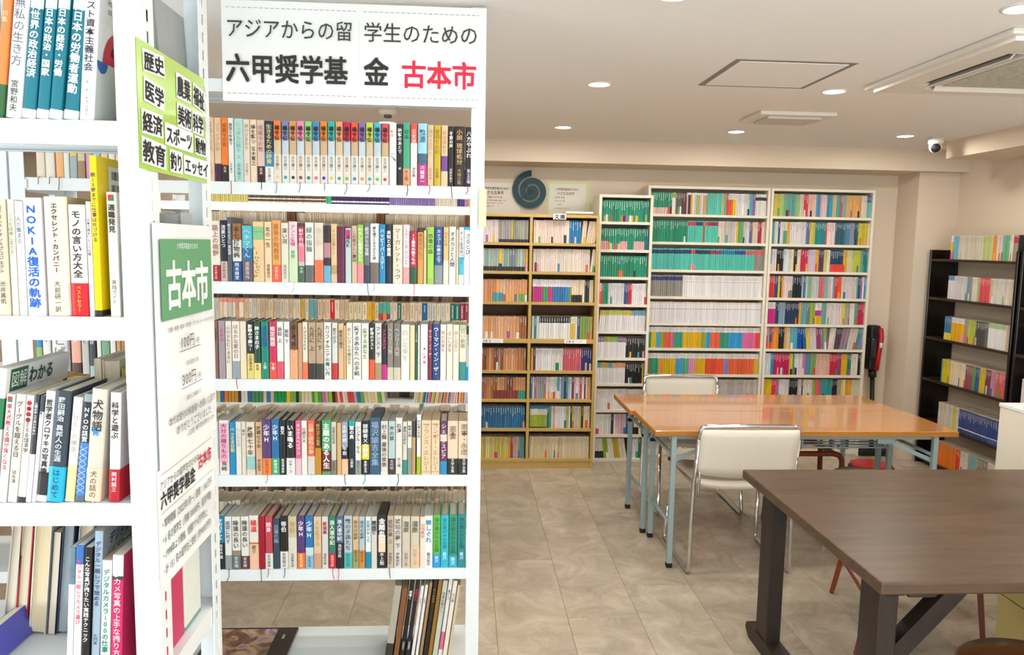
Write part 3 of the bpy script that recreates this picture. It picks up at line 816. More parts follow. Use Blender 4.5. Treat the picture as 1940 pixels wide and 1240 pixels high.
R5 = '''
76|108|330|dcd0b4|未完の職人|998|||
109|163|380|1e2428:.5,0c7ca4|下町ロケット|f4f8f8|池井戸潤|f0f0f0|bold
164|210|378|98a4a4:.27,eeeeea|庭園に死す|556|||rib=234
212|268|378|6c7878:.27,a08c78:.36,ecebe4|睡蓮の長い|443|宮本輝|ddd
270|325|378|64383c:.25,ecece4|睡蓮の長い|443|宮本輝|ddd
327|390|385|f4c8a8:.47,d07838:.5,efeadf|極道|d83838|慶子|543|bold
391|433|378|a40c28|||||rib=244
434|484|378|ecebe4:.3,c8485a|焼身|f4dce0|宮内勝典|443|rib=a1304c bold
486|532|360|384858|白蓮の鐘|8ca0b4|||
534|588|380|ecece4:.33,222220|等伯|dcdcd8|安部龍太|333|rib=233 bold
589|647|380|e0dcd0:.6,d4c4a0|等伯|a8946a|安部龍太郎|555
649|702|380|f47820:.3,5a3c78|少年H|f4f4f4|妹尾河童|fce0c0
704|760|380|90c0d8:.25,cfe4ec:.4,2a78b4|少年H|f4f4f4|妹尾河童|357
762|814|376|d0a488:.3,e4c8a0|人を愛する|b89468|||
817|860|376|dcdad4|鉄道員|b02c40|浅田次郎|333|bold
862|912|376|cc2c3c:.28,3c7c68|浪人道中記|f4f0d8|浅田次郎|f8d0d0|rib=d8344c
914|964|376|242428:.5,506c8c|浪人道中記|f4f0d8|浅田次郎|f0f0f0|rib=d8344c
966|1024|380|58b8b8:.3,bcccd0|霧の子孫たち|545|新田次郎|366
1026|1068|375|a8a060:.36,dcbc90|栄光の岩壁|654|新田次郎|542
1070|1110|375|d88c40:.35,b8ccd4|栄光の岩壁|456|新田次郎|543
1114|1152|375|1c8cac:.32,ecf0ec|足音がやって|2088ac|||
1153|1193|375|dcd8d0|柳の影|888|||panel=.72,.92,3a3c3c
1195|1258|390|262422|金閣炎上|f4f4f4|水上勉|f4f4f4|case bold panel=.30,.62,ecccb0
1262|1306|378|c8b8a4|琥珀の夢 上|654|伊集院静|654|rib=333
1307|1362|378|dcd8d0|琥珀の夢 下|654|伊集院静|654
1364|1421|376|d8ccb8|湿原|443|加賀乙彦|876|
1423|1484|376|f0c8a0:.4,d8ccb9|湿原|443|加賀乙彦|7aa|
1487|1526|372|f0e4d4|山河燃ゆ|c87840|||
1518|1576|378|f2f2f0|蝉しぐれ|3890b8|藤沢周平|333|bold
1577|1629|385|2ca0e0:.25,68bc48|漆の実のみのる国|2a7a3a|藤沢|cef
1630|1686|382|38bcd0|漆の実のみのる国|1a8a70|藤沢|cef
1687|1746|385|38b0c8:.22,389878|漆の実のみのる国|1a6a60|藤沢|cef
1747|1804|388|2a8c90|漆の実のみのる国|15605c|藤沢|cef
'''
OA += row_of_books(R5, lerp(401, -.815, 887, .02, K, 380), 2.464, ZS[4], HS, "the banner rack's fifth shelf", 'books on the fifth shelf of the banner rack')
# leaning tall books at the right end of the bottom shelf
R6 = '''
300|326|270|3a3632:.3,b8b0a0
330|348|262|8c5a34|||
352|368|284|1c1c1c|都響く|e8e8e8|村田喜代|ccc
372|388|290|242024|村田エム|e02858|村田喜代|ddd
392|404|268|f0ece8|シルク|667
407|418|272|ece8e4|シルク|855
421|432|280|a88868
435|450|300|2a2418|PIANO|b89848
452|466|302|9c7028
468|486|286|c8ccb8|日本の暮らし|778
488|502|290|e8e4e0:.2,e07090:.4,e8e4e1|暮らしの|777
504|520|284|f0e6d4|古い家|776
522|532|270|d8c8a8
'''
OA += row_of_books(R6, lambda c: -.262 + (c - 300) * .00095, 2.478, .157, .00108, "the banner rack's bottom shelf", 'tall thin books leaning on the bottom shelf', depth=.2, lean=7.5)
# further left on the same rack, seen through the near rack (px at its plane)
def pxm(c): return -1.31 + (c - 45) * .001627
R1L = '''
45|61|67|ecdfc8|五木寛之選|443|||rib=a44
62|79|67|efe6d8|五木寛之|443|||rib=744
80|95|67|f2b880|五木寛之|a75|||rib=744
96|106|67|e4ebe8|深夜美酒|344
107|120|67|a8b4b8:.36,f8d820:.66,c8c8a0|||||
121|134|67|a88868:.28,dcc8a8|古い家|654
135|147|67|d8a0c8|花の記|857||
148|162|67|98d0e4|月の文庫|368||
163|176|67|ecc8a8|旅人よ|876
177|189|67|efe4d8|風の歌|765
190|202|67|ecc8a8|春の雪|876
203|216|67|f0e4d8|秋の夜|876
'''
OA += row_of_books(R1L, pxm, 2.464, ZS[0], .0028, "the top shelf behind the near rack", 'books seen through the near rack')
R3L = '''
-2|10|66|fcd820:.12,9cbc70:.5,3890c4:.7,d8e8f0|||||
11|25|66|2ca0d4:.3,eeeee8|ひまわり|333
26|58|66|f2f2f0|ことば|888|||
59|62|64|a8a0a8|||||
64|82|66|5a4030:.25,f0b49c|アの字|fff|||
84|97|66|c8c8c4|愛のあと|667
98|110|66|a8c0c8:.2,3c4044|失われた時|ccc
112|120|66|eeece4|花のように|344
121|136|66|7ca888|馬の脚|243
137|147|66|ecece4|春|455
149|157|66|c89c68||||
158|170|66|a87848:.7,ece0c8|||||
171|186|66|ecebe4|道ありき|444
187|200|66|e03070:.3,e4f0ec|||||
202|212|66|b08c50|||||
214|224|66|6a1c20|赤い蝋燭|eccc
225|236|66|f0dcbc|集一|654
'''.replace('eccc', 'ecc')
OA += row_of_books(R3L, lambda c: -1.385 + .048 + (c + 2) * .00162, 2.464, ZS[2], .0029, "the third shelf behind the near rack", 'books seen through the near rack')
OA += row_of_books('-2|9|60|345:.08,ff7a20|北|fa6\n9.5|14|60|e84a20\n', lambda c: -1.45 + (c - 4) * .0018, 2.464, ZS[0], .0031, "the leftmost rack's top shelf", 'books seen through the near rack')
# ------------------------------------------------------------------ books of the near rack
Y1 = 1.276; HL = .00086
A1 = '''
-16|1|215|3a6a40:.28,f08a48|詩集|fca||| lean=7 thin
2|33|228|e8e8e6|無私の生き方|667|宮野和夫|333|lean=7 thin
34|60|245|e8f0f2:.07,17788c:.80,d4e0e2|現代世界の政治経済|f0f8f8|||lean=7 bold side=17788c
63|86|245|e8f0f2:.07,17788c:.80,d4e0e2|現代日本の政治・国家|f0f8f8|||lean=7 bold side=17788c
88|111|245|e8f0f2:.07,17788c:.80,d4e0e2|現代日本の経済・労働|f0f8f8|||lean=7 bold side=17788c
113|141|245|e8f0f2:.07,17788c:.80,d4e0e2|現代日本の労働者運動|f0f8f8|||lean=7 bold side=17788c
143|172|240|efeeec|ポスト資本主義社会|334|P.F.ドラッカー|333|lean=5 side=e4e4e4
'''
bl = row_of_books(A1, lambda c: -.725 + c * .000797, Y1, 1.771, HL, "the near rack's top visible shelf", 'books on the top shelf of the near rack', depth=.15)
o = bl[-1]; wd = max(v.co.x for v in o.data.vertices)      # printed emblem on the cover facing the aisle
tb = MB(); T = lambda u, v: (wd + .0006, u, v)
def arc(tb, cy, cz, r, a0, a1, col, n=16):
    k = len(tb.v); tb.v.append(T(cy, cz)); tb.v += [T(cy + r * cos(R(a0 + (a1 - a0) * i / n)), cz + r * sin(R(a0 + (a1 - a0) * i / n))) for i in range(n + 1)]
    tb.f.append(tuple(range(k, k + n + 2))); tb.c.append(hx(col)); tb.m.append(0)
arc(tb, .075, .095, .055, 95, 180, 'b8243a'); arc(tb, .075, .095, .055, 0, 95, '24406c'); arc(tb, .02, .095, .018, 180, 360, '3060a8')
arc(tb, .075, .105, .03, 100, 170, '701828')
htext(tb, 'POSTCAPITALIST', .03, .195, .0095, .011, hx('444'), T); htext(tb, 'SOCIETY', .03, .182, .0095, .011, hx('444'), T)
tb.build('cover_print', M['print'], o)
B1 = '''
-6|17|215|dccfb8|稼ぎ力ルネッサンスプロジェクト|443|渋井真帆|443
18|31|215|f0ead0|ミスを成果に変える|665|||thin
31.5|47|212|eceef0|人が集まる|446|||thin
48|82|219|eef0f4|NOKIA復活の軌跡|0858b8|||bold
84|129|222|ecdcc8|エクセレント・カンパニー|302820|大前研一訳|443|bold side=b0a48c
131|164|208|d41828:.3,f0ece4|モノの言い方大全|332c2c|ベストセラー|f8c830|bold side=c8b8a0
166|176|214|f0eeea|「日本の再生」という幻想|434|||soft
177|191|298|2a2420:.04,f8d810|朝10時までに仕事は片づける|3a2a50|||soft d=.20 side=f2d00c
206|226|232|ece6dc|適職発見|2c2420|実践ガイド|655|tri bold d=.145
'''
bl = row_of_books(B1, lambda c: -.742 + c * .000821, Y1, 1.461, HL, "the near rack's second visible shelf", 'books on the second shelf of the near rack', depth=.15)
o = bl[7]; wd = max(v.co.x for v in o.data.vertices)
tb = MB(); rect(tb, .04, .17, .195, .243, 'dcdcd4', T)
T2 = lambda u, v: (wd + .0009, u, v)
for q, z0 in ((0, .222), (1, .200)):
    for k in range(16): rect(tb, .05 + k * .0028, .05 + k * .0028 + random.choice((.0008, .0014, .002)), z0, z0 + .014, '444', T2)
htext(tb, '1300', .115, .236, .009, .010, hx('555'), T2)
tb.build('barcode_panel', M['print'], o)
C1 = '''
-34|-14|262|f0f0ec:.55,2c7a4c:.78,eceeea|図解|f0f4f0|||lean=8 soft d=.2 bold
-9|7|212|f0ece8|東大式教える頭が良くなる|a02030|||lean=7.5 tri
9|27|212|ece4d4|グーグルを超える日|332c28|邱永漢|332|lean=7.5
28|43|210|343640:.05,f0ebe4|　　　　メシの食える経済学|332|内海正人|443|lean=7.5 rings
44|53|212|f0f0ec:.45,343840|上司のやってはいけない|f0f0f0|||lean=7.5
54|62|210|f0f0ee:.85,40444c|　職人|333|||lean=7.5
62.5|82|218|f0efec:.06,302e30:.27,f0efec|哲学者クロサキの写真論|222|ライカの官能|eee|lean=7.5 bold
83|114|218|1cacd0:.32,36424e|藤田嗣治 異邦人の生涯|ccd4dc|はじめて|234|lean=7
116|134|206|f0ecdf:.02,f0d8a0:.35,f0ede4|「甘え」の構造|998|土居健郎|875|lean=7 thin
136|153|212|5c6c78:.05,4480c8:.55,26303c:.93,8c9c98|NPOの経営|f0f4f4|||lean=7 lattice
155|185|222|e8ccb0:.3,d0cabc|犬物語|222|犬の話の|444|lean=6 bstar rib=ddd
201|222|215|b4182c:.3,efe9e4|科学と遊ぶ|332c2c|岡村誠三|f4e0e0|lean=3 bold side=d8c8c8
'''
bl = row_of_books(C1, lambda c: -.758 + c * .000845, Y1, 1.151, HL, "the near rack's third visible shelf", 'books on the third shelf of the near rack', depth=.145)
o = bl[0]; wd = max(v.co.x for v in o.data.vertices)
tb = MB(); T3 = lambda u, v: (wd + .0008, u, v)
rect(tb, .012, .062, .185, .222, '2c5c3c', T3); T4 = lambda u, v: (wd + .0012, u, v)
htext(tb, '図解', .014, .219, .023, .03, hx('ddd'), T4); htext(tb, 'わかる', .066, .219, .026, .03, hx('23402c'), T4, .03)
tb.build('cover_print', M['print'], o)
o = bl[-1]; wd = max(v.co.x for v in o.data.vertices)
tb = MB(); rect(tb, .004, .14, .001, .056, 'b4182c', lambda u, v: (wd + .0006, u, v)); tb.build('cover_band', M['print'], o)
D1 = '''
-62|-38|64|5858b4|||||lean=-12 soft
118|130|268|f0f0ee:.72,688490|ぼくの|777|||lean=4 soft
131|146|272|f0eef0:.86,3870b8|デジタル一眼レフカメラ選び|d84068|||lean=4 soft
147|162|268|f0f0ec:.12,202022|こんな写真が撮りたい実践テクニック|e8e8e8|||lean=4 soft
164|180|300|9cb4c8|デジタル一眼レフで始める|2c4058|久門易|345|lean=4 soft side=84868a d=.2
182|201|240|f2f2f0|デジタルカメラ100の仕事|18806c|||lean=3.5 soft bold d=.17
205|226|252|d02860:.8,404040:.83,ece8e4|デジカメ写真の上手な撮り方|f8c8d8|||lean=3 soft d=.17 side=d02860
'''
bl = row_of_books(D1, lambda c: -.772 + c * .00086, Y1, .843, HL, "the near rack's fourth visible shelf", 'camera books and others on the fourth shelf', depth=.17)
o = bl[4]; wd = max(v.co.x for v in o.data.vertices); tb = MB()
T5 = lambda u, v: (wd + .0008, u, v)
htext(tb, 'デジタル一眼', .025, .245, .019, .021, hx('222'), T5, .02); htext(tb, '101万人', .025, .222, .03, .038, hx('c8c890'), T5)
tb.build('cover_print', M['print'], o)
o = bl[6]; wd = max(v.co.x for v in o.data.vertices); tb = MB()
rect(tb, .05, .15, .135, .205, 'ece8e4', lambda u, v: (wd + .0006, u, v))
for q in (0, 1):
    for k in range(16): rect(tb, .06 + k * .0028, .06 + k * .0028 + random.choice((.0008, .0014, .002)), .182 - q * .028, .2 - q * .028, '444', (lambda u, v: (wd + .0009, u, v)))
tb.build('barcode_panel', M['print'], o)
# books of the rear row of the near rack, spines turned away: fore-edges towards us
def back_row(spec, z, y, rowname, group):
    out = []
    for i, l in enumerate([q for q in spec.strip().split('\n')]):
        f = [q.strip() for q in l.split('|')]
        x, wd, h, cov, pg, ln = float(f[0]), float(f[1]), float(f[2]), f[3], f[4], float(f[5]); d = float(f[6]) if len(f) > 6 else .14
        o = build_book(wd, d, h, cov, 'hard' if wd > .014 else 'soft', pg, .08, turned=True)
        # turned half round: spine at the far side, lean kept towards +x
        o.rotation_euler = Matrix.Rotation(R(ln), 4, 'Y').to_euler()
        o.matrix_world = Matrix.Translation((x, y, z + .0003 + (wd * sin(R(ln)) if ln > 0 else 0))) @ Matrix.Rotation(R(ln), 4, 'Y') @ Matrix.Translation((wd, d, 0)) @ Matrix.Rotation(pi, 4, 'Z')
        tag(o, '%s-covered book turned spine-away, %s from left %s' % (cname(cov), ordw(i + 1), rowname), 'book', group); out.append(o)
    return out
back_row('''
-.86|.020|.22|c0b4a8|e4dcc8|8
-.838|.022|.23|a82838|e8dcc0|6.5
-.812|.030|.225|e4dcc8|ecdab4|6
-.778|.014|.20|26304c|e8dcc8|6
-.762|.022|.225|303848|a8b4bc|6
-.736|.026|.23|b8bcc0|ecdcbc|7
-.706|.024|.205|f0c8a0|f2ceac|7
-.678|.018|.235|c0c0bc|e0d4c0|8
-.656|.022|.215|e0d0b0|ecdabb|6.5
-.632|.014|.22|2c6478|a8a8a0|7
-.612|.016|.21|d8b098|ecd8c0|6
''', .843, 1.425, 'in the rear row, near rack fourth shelf', 'spine-away books in the rear of the near rack')
back_row('''
-.80|.028|.175|d8a070|e8c898|3
-.768|.03|.17|c8a060|e8d8a8|2
-.66|.012|.222|ecdcc0|ecdfc4|0
-.646|.03|.220|e4d4b8|eadcc4|0
-.612|.022|.205|d8b850|ecdcb8|0
-.588|.014|.198|ccc0b0|c8c0b0|0
-.572|.026|.226|dcc8a8|ecdec6|0
''', 1.151, 1.40, 'in the rear row, near rack third shelf', 'spine-away books in the rear of the near rack')
back_row('''
-.600|.022|.235|b8b4a8|c8c0b0|0
-.576|.024|.24|dcc8a8|e0d0b0|0
-.550|.020|.235|a8acac|c8c8c4|-3
''', 1.771, 1.42, 'in the rear row, near rack top shelf', 'spine-away books in the rear of the near rack')
back_row('''
-.572|.05|.175|b4b8b8|c0c4c4|0|.06
''', 1.461, 1.46, 'in the rear row, near rack second shelf', 'spine-away books in the rear of the near rack')
nb = build_book(.007, .125, .19, 'cc2c60', 'soft'); nb.location = (-.533, 1.300, .8433); tag(nb, 'thin magenta folder at the open end of the near rack', 'book')
nb = build_book(.012, .085, .185, '7fa090:.04,e6eae2', 'soft', text='記録帳', tcol='444'); nb.location = (-.538, 1.432, .8433); tag(nb, 'pale notebook with green edge behind the magenta folder', 'book')
# notices on the end of the near rack
XE = -.5035
def side_sheet(name, y0, y1, z0, z1, m, x=XE, wav=.0, th=.0008):
    mb = MB(); n = 14
    for i in range(n):
        ya, yb = y0 + (y1 - y0) * i / n, y0 + (y1 - y0) * (i + 1) / n
        xa, xb = x + wav * sin(i / n * pi * 2.2), x + wav * sin((i + 1) / n * pi * 2.2)
        mb.quad((xa, ya, z0), (xb, yb, z0), (xb, yb, z1), (xa, ya, z1)); mb.quad((xa - th, yb, z0), (xa - th, ya, z0), (xa - th, ya, z1), (xb - th, yb, z1))
    return mb.build(name, m)
TX = lambda off: (lambda u, v: (XE + off, u, v))
gs = side_sheet('category_sign', 1.240, 1.548, 1.696, 1.893, M['greenfilm'], wav=.0)
tag(gs, 'lime green sheet of black subject cards taped to the rack end', 'sign')
cards = [('歴史', 1.262, 1.350, 1.850, 1.885, .033, 4), ('医学', 1.262, 1.345, 1.800, 1.838, .032, -3), ('経済', 1.250, 1.335, 1.752, 1.790, .034, 1), ('教育', 1.246, 1.345, 1.704, 1.745, .038, -2),
         ('農業', 1.40, 1.47, 1.832, 1.875, .030, 0), ('福祉', 1.482, 1.545, 1.83, 1.872, .026, -6), ('美術', 1.40, 1.47, 1.783, 1.825, .030, 0), ('科学', 1.475, 1.535, 1.783, 1.823, .025, 0),
         ('スポーツ', 1.342, 1.475, 1.745, 1.782, .030, 0), ('動物', 1.485, 1.545, 1.745, 1.780, .026, 0), ('釣り', 1.36, 1.42, 1.702, 1.740, .026, 0), ('エッセイ', 1.425, 1.56, 1.704, 1.738, .030, 0)]
for k, (t, y0, y1, z0, z1, s, ang) in enumerate(cards):
    cy, cz = (y0 + y1) / 2, (z0 + z1) / 2; ca, sa = cos(R(ang)), sin(R(ang))
    Tc = (lambda off: (lambda u, v: (XE + off + k * .00004, cy + (u - cy) * ca - (v - cz) * sa, cz + (u - cy) * sa + (v - cz) * ca)))
    mb = MB(); n = len(mb.v); mb.v += [Tc(.0008)(y0, z0), Tc(.0008)(y1, z0), Tc(.0008)(y1, z1), Tc(.0008)(y0, z1)]; mb.f.append((0, 1, 2, 3)); mb.c.append(hx('e8ebea')); mb.m.append(0)
    c_ = mb.build('subject_card', M['print'], gs)
    tb = MB(); sw = (y1 - y0) * .94 / len(t); htext(tb, t, y0 + (y1 - y0) * .03, z1 - (z1 - z0) * .08, sw, (z1 - z0) * .86, hx('181818'), Tc(.0013), .035)
    tb.build('lettering', M['print'], c_)
p1 = side_sheet('poster', 1.272, 1.556, 1.207, 1.614, M['film'], x=XE + .0025, wav=.0012)
tag(p1, 'laminated poster with green header and prices on the rack end', 'poster', None)
tb = MB(); O = .006
rect(tb, 1.292, 1.545, 1.452, 1.588, '5c9468', TX(O)); G = TX(O + .0006)
htext(tb, '六甲奨学基金のための', 1.365, 1.582, .0105, .012, hx('e8ede8'), G)
for k, ch in enumerate('古本市'): put_glyph(tb, ch, .05, 1.348 + k * .070, 1.553 - k * .002, .072, .085, hx('e0e4e2'), False, G)
tk = hx('3a3c3e')
htext(tb, '文庫・新書・絵本・月刊誌・ブックレット・ペーパーバック', 1.318, 1.440, .0088, .010, tk, G)
x_ = htext(tb, '100円', 1.368, 1.420, .026, .026, tk, G); htext(tb, '1冊', x_ + .006, 1.408, .012, .012, tk, G); rect(tb, 1.365, x_ + .032, 1.391, 1.3922, '333', G)
htext(tb, 'そのほかの本', 1.395, 1.372, .0105, .011, tk, G)
x_ = htext(tb, '300円', 1.372, 1.353, .026, .026, tk, G); htext(tb, '1冊', x_ + .006, 1.341, .012, .012, tk, G); rect(tb, 1.369, x_ + .032, 1.324, 1.3252, '333', G)
htext(tb, '雑誌もこの値段です', 1.395, 1.309, .008, .009, tk, G)
htext(tb, '本代は受付の料金箱へお願いします', 1.308, 1.287, .0150, .017, tk, G)
htext(tb, 'ありがとうございました', 1.340, 1.266, .0165, .018, tk, G)
htext(tb, '(公財) 神戸学生青年センター', 1.395, 1.245, .0108, .012, tk, G)
tb.build('lettering', M['print'], p1)
p2 = side_sheet('poster', 1.262, 1.548, 1.003, 1.206, M['film'], x=XE + .0006, wav=.0006)
tag(p2, 'laminated notice with fund details below the green-headed poster', 'poster', None)
tb = MB(); G = TX(.0022); bk = hx('1c1c1c')
for z in (1.196, 1.130): rect(tb, 1.275, 1.535, z, z + .0008, '777', G)
htext(tb, 'アジアからの留学生のための', 1.272, 1.186, .0145, .016, tk, G)
htext(tb, '六甲奨学基金', 1.272, 1.168, .0275, .031, bk, G, .03); htext(tb, '古本市', 1.455, 1.182, .025, .03, hx('c82040'), G, .03)
for k, t in enumerate(('・常時開催 (2022年1月〜) 目標 / 360万円', '・6 名の奨学生 (月額 50000円、返済不要)', '・1998年より開催、総額7774万円売上', '・計 151 名の留学生に支給 (約9000万円)')):
    htext(tb, t, 1.272, 1.120 - k * .027, .0128, .018, tk, G)
tb.build('lettering', M['print'], p2)
# banner over the middle rack
YN = 2.452
bn = empty('banner'); tag(bn, 'wide white paper banner with black and red writing above the rack', 'banner')
def sheet(x0, x1, z0, z1, m=M['film'], y=YN):
    mb = MB(); n = 12
    for i in range(n):
        a, b = x0 + (x1 - x0) * i / n, x0 + (x1 - x0) * (i + 1) / n
        ya, yb = y + .0008 * sin(i * .9), y + .0008 * sin((i + 1) * .9)
        mb.quad((a, ya, z0), (b, yb, z0), (b, yb, z1), (a, ya, z1)); mb.quad((b, yb + .0004, z0), (a, ya + .0004, z0), (a, ya + .0004, z1), (b, yb + .0004, z1))
    return mb.build('paper_sheet', m, bn)
sheet(-.742, -.322, 2.008, 2.305); sheet(-.330, .057, 2.008, 2.305, y=YN - .0022)
tb = MB(); G = lambda u, v: (u, YN - .0045, v)
for z in (2.282, 2.030):
    for a, b in ((-.728, -.34), (-.318, .035)):
        k = a
        while k < b: rect(tb, k, min(k + .011, b), z, z + .0012, '666', G); k += .0165
htext(tb, 'アジアからの留', -.730, 2.254, .0545, .062, hx('3a3a3a'), G, .004)
htext(tb, '学生のための', -.318, 2.254, .0585, .062, hx('3a3a3a'), G, .004)
htext(tb, '六甲奨学基', -.732, 2.150, .0735, .088, hx('2c2a28'), G, .035)
htext(tb, '金', -.318, 2.150, .078, .088, hx('2c2a28'), G, .035)
htext(tb, '古本市', -.203, 2.145, .0775, .086, hx('d82444'), G, .035)
tb.build('lettering', M['print'], bn)
# coloured paper tabs taped to the rack's right post
t1 = tag(MB().cbox(.040, .064, 2.445, 2.452, 1.640, 1.760, .001).build('paper_tab', M['fadedgreen']), 'pale green paper tab taped to the right post of the banner rack', 'paper')
# picture book lying on the bottom shelf
pb = empty('art_book', (-.905, 2.52, .158), 0); tag(pb, 'dark art book with a painted cover lying flat on the bottom shelf', 'book')
MB().cbox(0, .305, 0, .225, 0, .012, .001).build('cover', mat('dark_brown_cover', '2e2420', .3, coat=.4), pb)
MB().box(.002, .303, -.0015, .2235, .0015, .0105).build('page_block', M['paper'], pb)
pm = bpy.data.materials.new('painted_clouds_print'); pm.use_nodes = True; nt = pm.node_tree; b_ = nt.nodes['Principled BSDF']; b_.inputs['Roughness'].default_value = .35
n_ = nt.nodes.new('ShaderNodeTexNoise'); n_.inputs['Scale'].default_value = 9; n_.inputs['Detail'].default_value = 5; n_.inputs['Distortion'].default_value = 1.5
tc_ = nt.nodes.new('ShaderNodeTexCoord'); cr_ = nt.nodes.new('ShaderNodeValToRGB'); nt.links.new(tc_.outputs['Object'], n_.inputs['Vector']); nt.links.new(n_.outputs['Fac'], cr_.inputs[0]); nt.links.new(cr_.outputs[0], b_.inputs['Base Color'])
e_ = cr_.color_ramp.elements; e_[0].position = .3; e_[0].color = hx('3c2a1c'); e_[1].position = .75; e_[1].color = hx('8a9ab0')
for p_, c_ in ((.42, '7c5c48'), (.5, 'c09c7c'), (.58, '8c7c98'), (.66, '5c6c9c')): q_ = e_.new(p_); q_.color = hx(c_)
MB().box(.012, .235, .012, .212, .012, .0125).build('cover_picture', pm, pb)
tb = MB(); rect(tb, .262, .27, .14, .17, 'b8a888', lambda u, v: (u, v, .0126)); tb.build('cover_print', M['print'], pb)
# ------------------------------------------------------------------ far bookcases
def bookcase(name, x0, x1, y0, y1, ztop, shelves, dividers, m, mback, label, group=None, t=.018, back=True, kick=.05, body='side_panel'):
    r = empty(name); tag(r, label, 'bookcase', group)
    MB().cbox(x0, x0 + t, y0, y1, 0, ztop, .0015).build('side_panel', m, r); MB().cbox(x1 - t, x1, y0, y1, 0, ztop, .0015).build('side_panel', m, r)
    MB().cbox(x0 + t, x1 - t, y0, y1, ztop - t, ztop, .0015).build('top_board', m, r)
    xs = [x0 + t] + [q for d in dividers for q in (d - t / 2, d + t / 2)] + [x1 - t]
    for d in dividers: MB().cbox(d - t / 2, d + t / 2, y0 + .001, y1, kick, ztop - t, .0012).build('divider', m, r)
    for a, b in zip(xs[::2], xs[1::2]):
        for z in shelves:
            th = t if not isinstance(z, tuple) else z[1]; zz = z if not isinstance(z, tuple) else z[0]
            MB().cbox(a, b, y0 + .002, y1 - .004, zz - th, zz, .0012).build('shelf', m, r)
    MB().box(x0 + t, x1 - t, y0 + .006, y0 + .02, 0, kick).build('kick_board', m, r)
    if back: MB().box(x0 + t, x1 - t, y1 - .004, y1, kick, ztop - t).build('back_panel', mback, r)
    return r
FB = MB()
PAL = {
    'pastel': ['e8d850', 'd8cc70', 'a8c878', '80b8a0', '68b0b8', 'a0c8b0', 'e0a080', 'e8d8c0', 'd83048', 'f0c8c0', 'e8b8b8', '4898c8', 'f0d0d8', '3890c0', 'ece0d0', '50a8a0', 'e06070', '90b8b8', 'e0c890', 'e8b070', 'd8a860', 'f0e0d0'],
    'mix': ['ece6dc', 'e8e4e0', 'f0ece4', 'dcd4c8', 'e04858', 'f0a030', 'f0c818', '2878a8', '205080', '34a0b0', '58b090', 'a8c040', 'b070a8', '343438', '684458', 'e8d0c0', 'c0c8d0', 'd8e0e4', 'f0e8e8', 'c8a878', '88a8c0', 'e8b8c0'],
    'white': ['efeff0', 'f2f0f0', 'e9e9ec', 'f0eef2', 'ece8ea'],
    'cream': ['ecdcb8', 'e8d4a4', 'f0e4c8', 'e4cc98', 'e8d8b0', 'e0d0ac'],
    'yell': ['d8c860', 'e0d070', 'ccb850', 'd8c050', 'e4d890', 'e8d8a8'],
    'orng': ['e8a468', 'e0985c', 'eab080', 'dc9058', 'd8a070', 'e8b890'],
    'brwn': ['b8743c', 'a86430', 'c8844c', '985828', 'd09058', 'a87048'],
    'brw2': ['8c4c24', 'a05c30', 'c07c48', 'd09860', '704020', 'b89080', 'e0a870'],
    'green': ['18906c', '1c9874', '148864', '209878', '189070'],
    'aqua': ['58c8b8', '5cccbc', '54c0b4', '64d0c0'],
    'dull': ['a8a898', '98a090', 'b0a8b0', '989888', 'a09098', 'b0b4a0', '888c80'],
    'dull2': ['a8b8a8', '98b0b0', '88a098', 'a8b0a8', 'b8c8b8', '788890', '98b8b0'],
    'blue': ['2870a0', '2c78a8', '306c98', '3884b0', '245c88'],
    'navy': ['2c3c78', '344888', '3c5090', '28386c', '486098'],
    'grey': ['98948c', '908c84', 'a09c94'],
    'blk': ['1c1c1e', '242426', '2a2a2c'],
    'rain': ['38a078', 'e8c018', '48a8d8', 'f06840', '98b030', 'e870a0', 'f0a850', '58a0a0', 'c8b020', 'e84838', '3890c8', 'e890c0'],
    'pink': ['e898c0', 'd880b0', 'f0a8c8'],
    'yelo': ['ecc810', 'f0cc18', 'e4c010'],
    'pgrey': ['ccc8c0', 'd4ccc8', 'c8c4bc', 'd8d0cc', 'c4bcb4'],
    'fore': ['f2e0c4', 'f6ead4', 'e8d2ae', 'f6eede', 'e2caa6', 'f2e4cc'],
    'fored': ['a08060', 'b49878', '907050', 'c4a884', '5c4430', '846850', 'a89480'],
    'dkmix': ['b09070', '806850', '3a3430', '988068', 'c0a080', '6c3c34', '506058', '8c7460', 'a89078', '4c4c50'],
    'shin': ['e8d4b4', 'e4ccac', 'ecdcc0', 'e0c8a4', 'dcc0a0', 'e8d8c4', 'd8b8a0', 'c8c8bc'],
    'col': ['40a060', 'e88020', 'd84840', 'e8e0d0', 'ecd8b8', '40a8b0', 'e070a0', 'f0c020', 'a8d040', '2868a0', 'f0f0e8', '302c2c', 'b8c8a0', 'd8b0b8', 'e8e0d8', 'd8d0a0'],
}
RB = random.Random(11)
def pick(c):
    return RB.choice(PAL[c[1:]]) if c[0] == '?' else c
